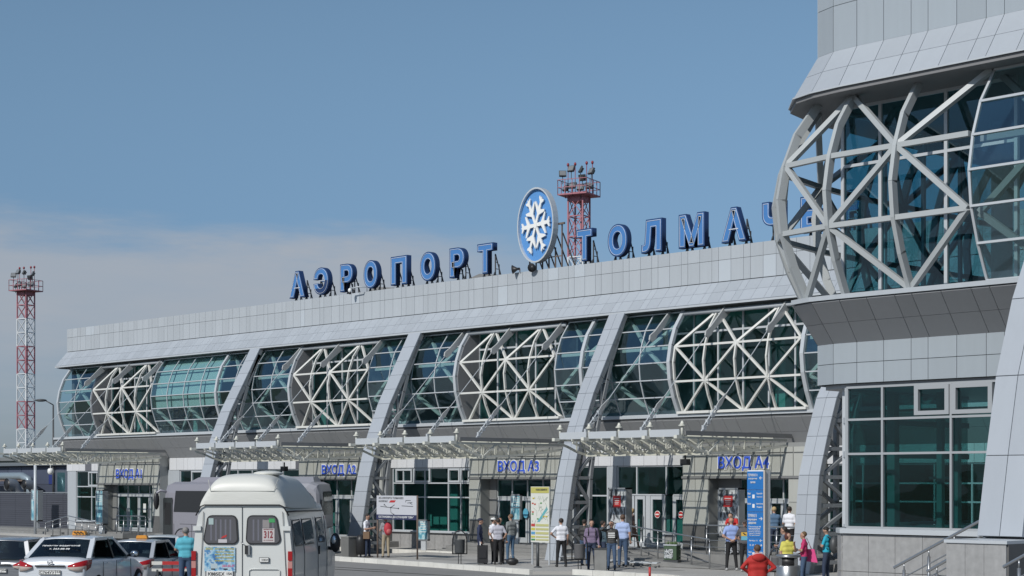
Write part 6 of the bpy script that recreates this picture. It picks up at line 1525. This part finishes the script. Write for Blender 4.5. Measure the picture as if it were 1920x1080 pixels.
for sx in (-1, 1):
    g = MB(); g.tube([(.98 * sx, 3.9, 1.32), (1.12 * sx, 3.85, 1.30), (1.16 * sx, 3.8, 1.34)], .04); g.build('mirror_arm', M_BLACK, V)
    g = MB(); g.ell((1.19 * sx, 3.78, 1.44), (.12, .08, .22), 14, 8); mr = g.build('side_mirror', M_BLACK, V)
    g = MB(); g.ell((1.17 * sx, 3.725, 1.50), (.06, .04, .10), 12, 8); g.build('mirror_glass', mat('mirror_glass', (.6, .66, .72), .05, .9), V)
for wx in (-.85, .85): wheel(V, wx, .95, .34, .22); wheel(V, wx, 4.4, .34, .22)

# coaches behind the minibus
def coach(label, x0, y0, L, rz, body, zb=-.12, my=0.0):
    t = thing('coach', label, 'coach', (x0, y0, zb), rz, group='coaches behind the minibus')
    H_ = 3.45; w = 2.5
    # local x along the body from the front (0) to the rear (L), y across (0 near side .. w)
    half = []
    def sect(xx, k=0, top=H_): return [(xx, .06 + k, .35), (xx, 0 + k, .6), (xx, 0 + k, 1.4), (xx, .0 + k, 2.2), (xx, .05 + k, 2.9), (xx, .16 + k, top - .12), (xx, .45 + k, top), (xx, w - .45 - k, top), (xx, w - .16 - k, top - .12), (xx, w - .05 - k, 2.9), (xx, w - k, 1.4), (xx, w - k, .6), (xx, w - .06 - k, .35)]
    loft([[(x_ , y_, z_) for x_, y_, z_ in sect(0, .18, H_ - .25)], sect(.12, .05, H_ - .08), sect(.45, 0), sect(L - .3, 0), sect(L, .1, H_ - .1)], body, t, 'body', sub=0, sharp=True)
    for (xa, xb) in ((1.0, L - .5),):
        g = MB(); g.add([(xa, -.012, 1.95), (xb, -.012, 1.95), (xb, .035, 3.0), (xa + .1, .035, 3.0)], [(0, 1, 2, 3)]); g.add([(xa, -.02, 1.95), (xb, -.02, 1.95), (xb, .027, 3.0), (xa + .1, .027, 3.0)], [(0, 1, 2, 3)]); g.build('side_windows', M_COACHG, t)
    g = MB(); g.bx(.14, .85, -.03, .0, .55, 2.65); g.build('door', mat('coach_door', (.035, .04, .042), .15), t)
    ibox('door_glass', M_COACHG, (.5, -.036, 1.85), (.5, .01, 1.1), t)
    for xx in (.12, .88): ibeam('door_edge', M_DGREY, (xx, -.02, .5), (xx, -.02, 2.6), .03, .03, t)
    g = MB(); g.add([(-.01, .25, 1.5), (-.01, w - .25, 1.5), (.08, w - .3, 3.0), (.08, .3, 3.0)], [(0, 1, 2, 3)]); g.build('windscreen', M_COACHG, t)
    for xx in (1.65, L - 1.6):
        g = MB(); g.tube([(xx, .02, .5), (xx, .3, .5)], .5, 24); wl = g.build('wheel', M_TYRE, t); g = MB(); g.tube([(xx, -.01, .5), (xx, .05, .5)], .3, 16); g.build('rim', mat('rim_dusty', (.25, .22, .2), .6), wl)
        g = MB(); g.tube([(xx + .62 * cos(a * pi / 10), -.012, .5 + .62 * sin(a * pi / 10)) for a in range(11)], .03, 6); g.build('wheel_arch', M_DGREY, t)
    for zz in (1.0, 1.35): ibeam('body_line', M_DGREY, (1.5, -.008, zz), (L - .3, -.008, zz), .012, .012, t)
    for xx in (1.0, 2.5, 3.4, 4.3, 5.2): ibeam('panel_line', M_DGREY, (xx, -.008, .5), (xx, -.008, 1.35), .012, .012, t)
    g = MB(); g.extrude([(1.6, .5, H_), (2.2, .6, H_ + .22), (L - 1, .6, H_ + .25), (L - .6, .5, H_)], (0, 1.5, 0)); g.build('roof_unit', body, t)
    g = MB(); g.tube([(.2, .1 + my, 2.95), (.0, -.10 + my, 3.02), (-.12, -.22 + my, 2.9), (-.14, -.24 + my, 2.7)], [.05, .07, .07, .05]); g.build('mirror_arm', body, t)
    g = MB(); g.ell((-.14, -.24 + my, 2.5), (.12, .15, .46), 12, 8); g.build('mirror', M_BLACK, t)
    t.scale = (1, 1, .945)
    return t
M_COACHG = mat('coach_window', (.022, .022, .024), .12)
coach('grey coach standing in front of entrance one, its front to the left', -70.15, 44.9, 7.2, 0, mat('coach_grey', (.27, .265, .30), .4, .1))
# second coach seen end on, mostly hidden by the minibus
t = coach('pale coach mostly hidden behind the minibus, only its mirror and front corner showing', -57.25, 44.45, 5.0, R(135.8), mat('coach_pale', (.34, .34, .37), .4, .1), my=.75)
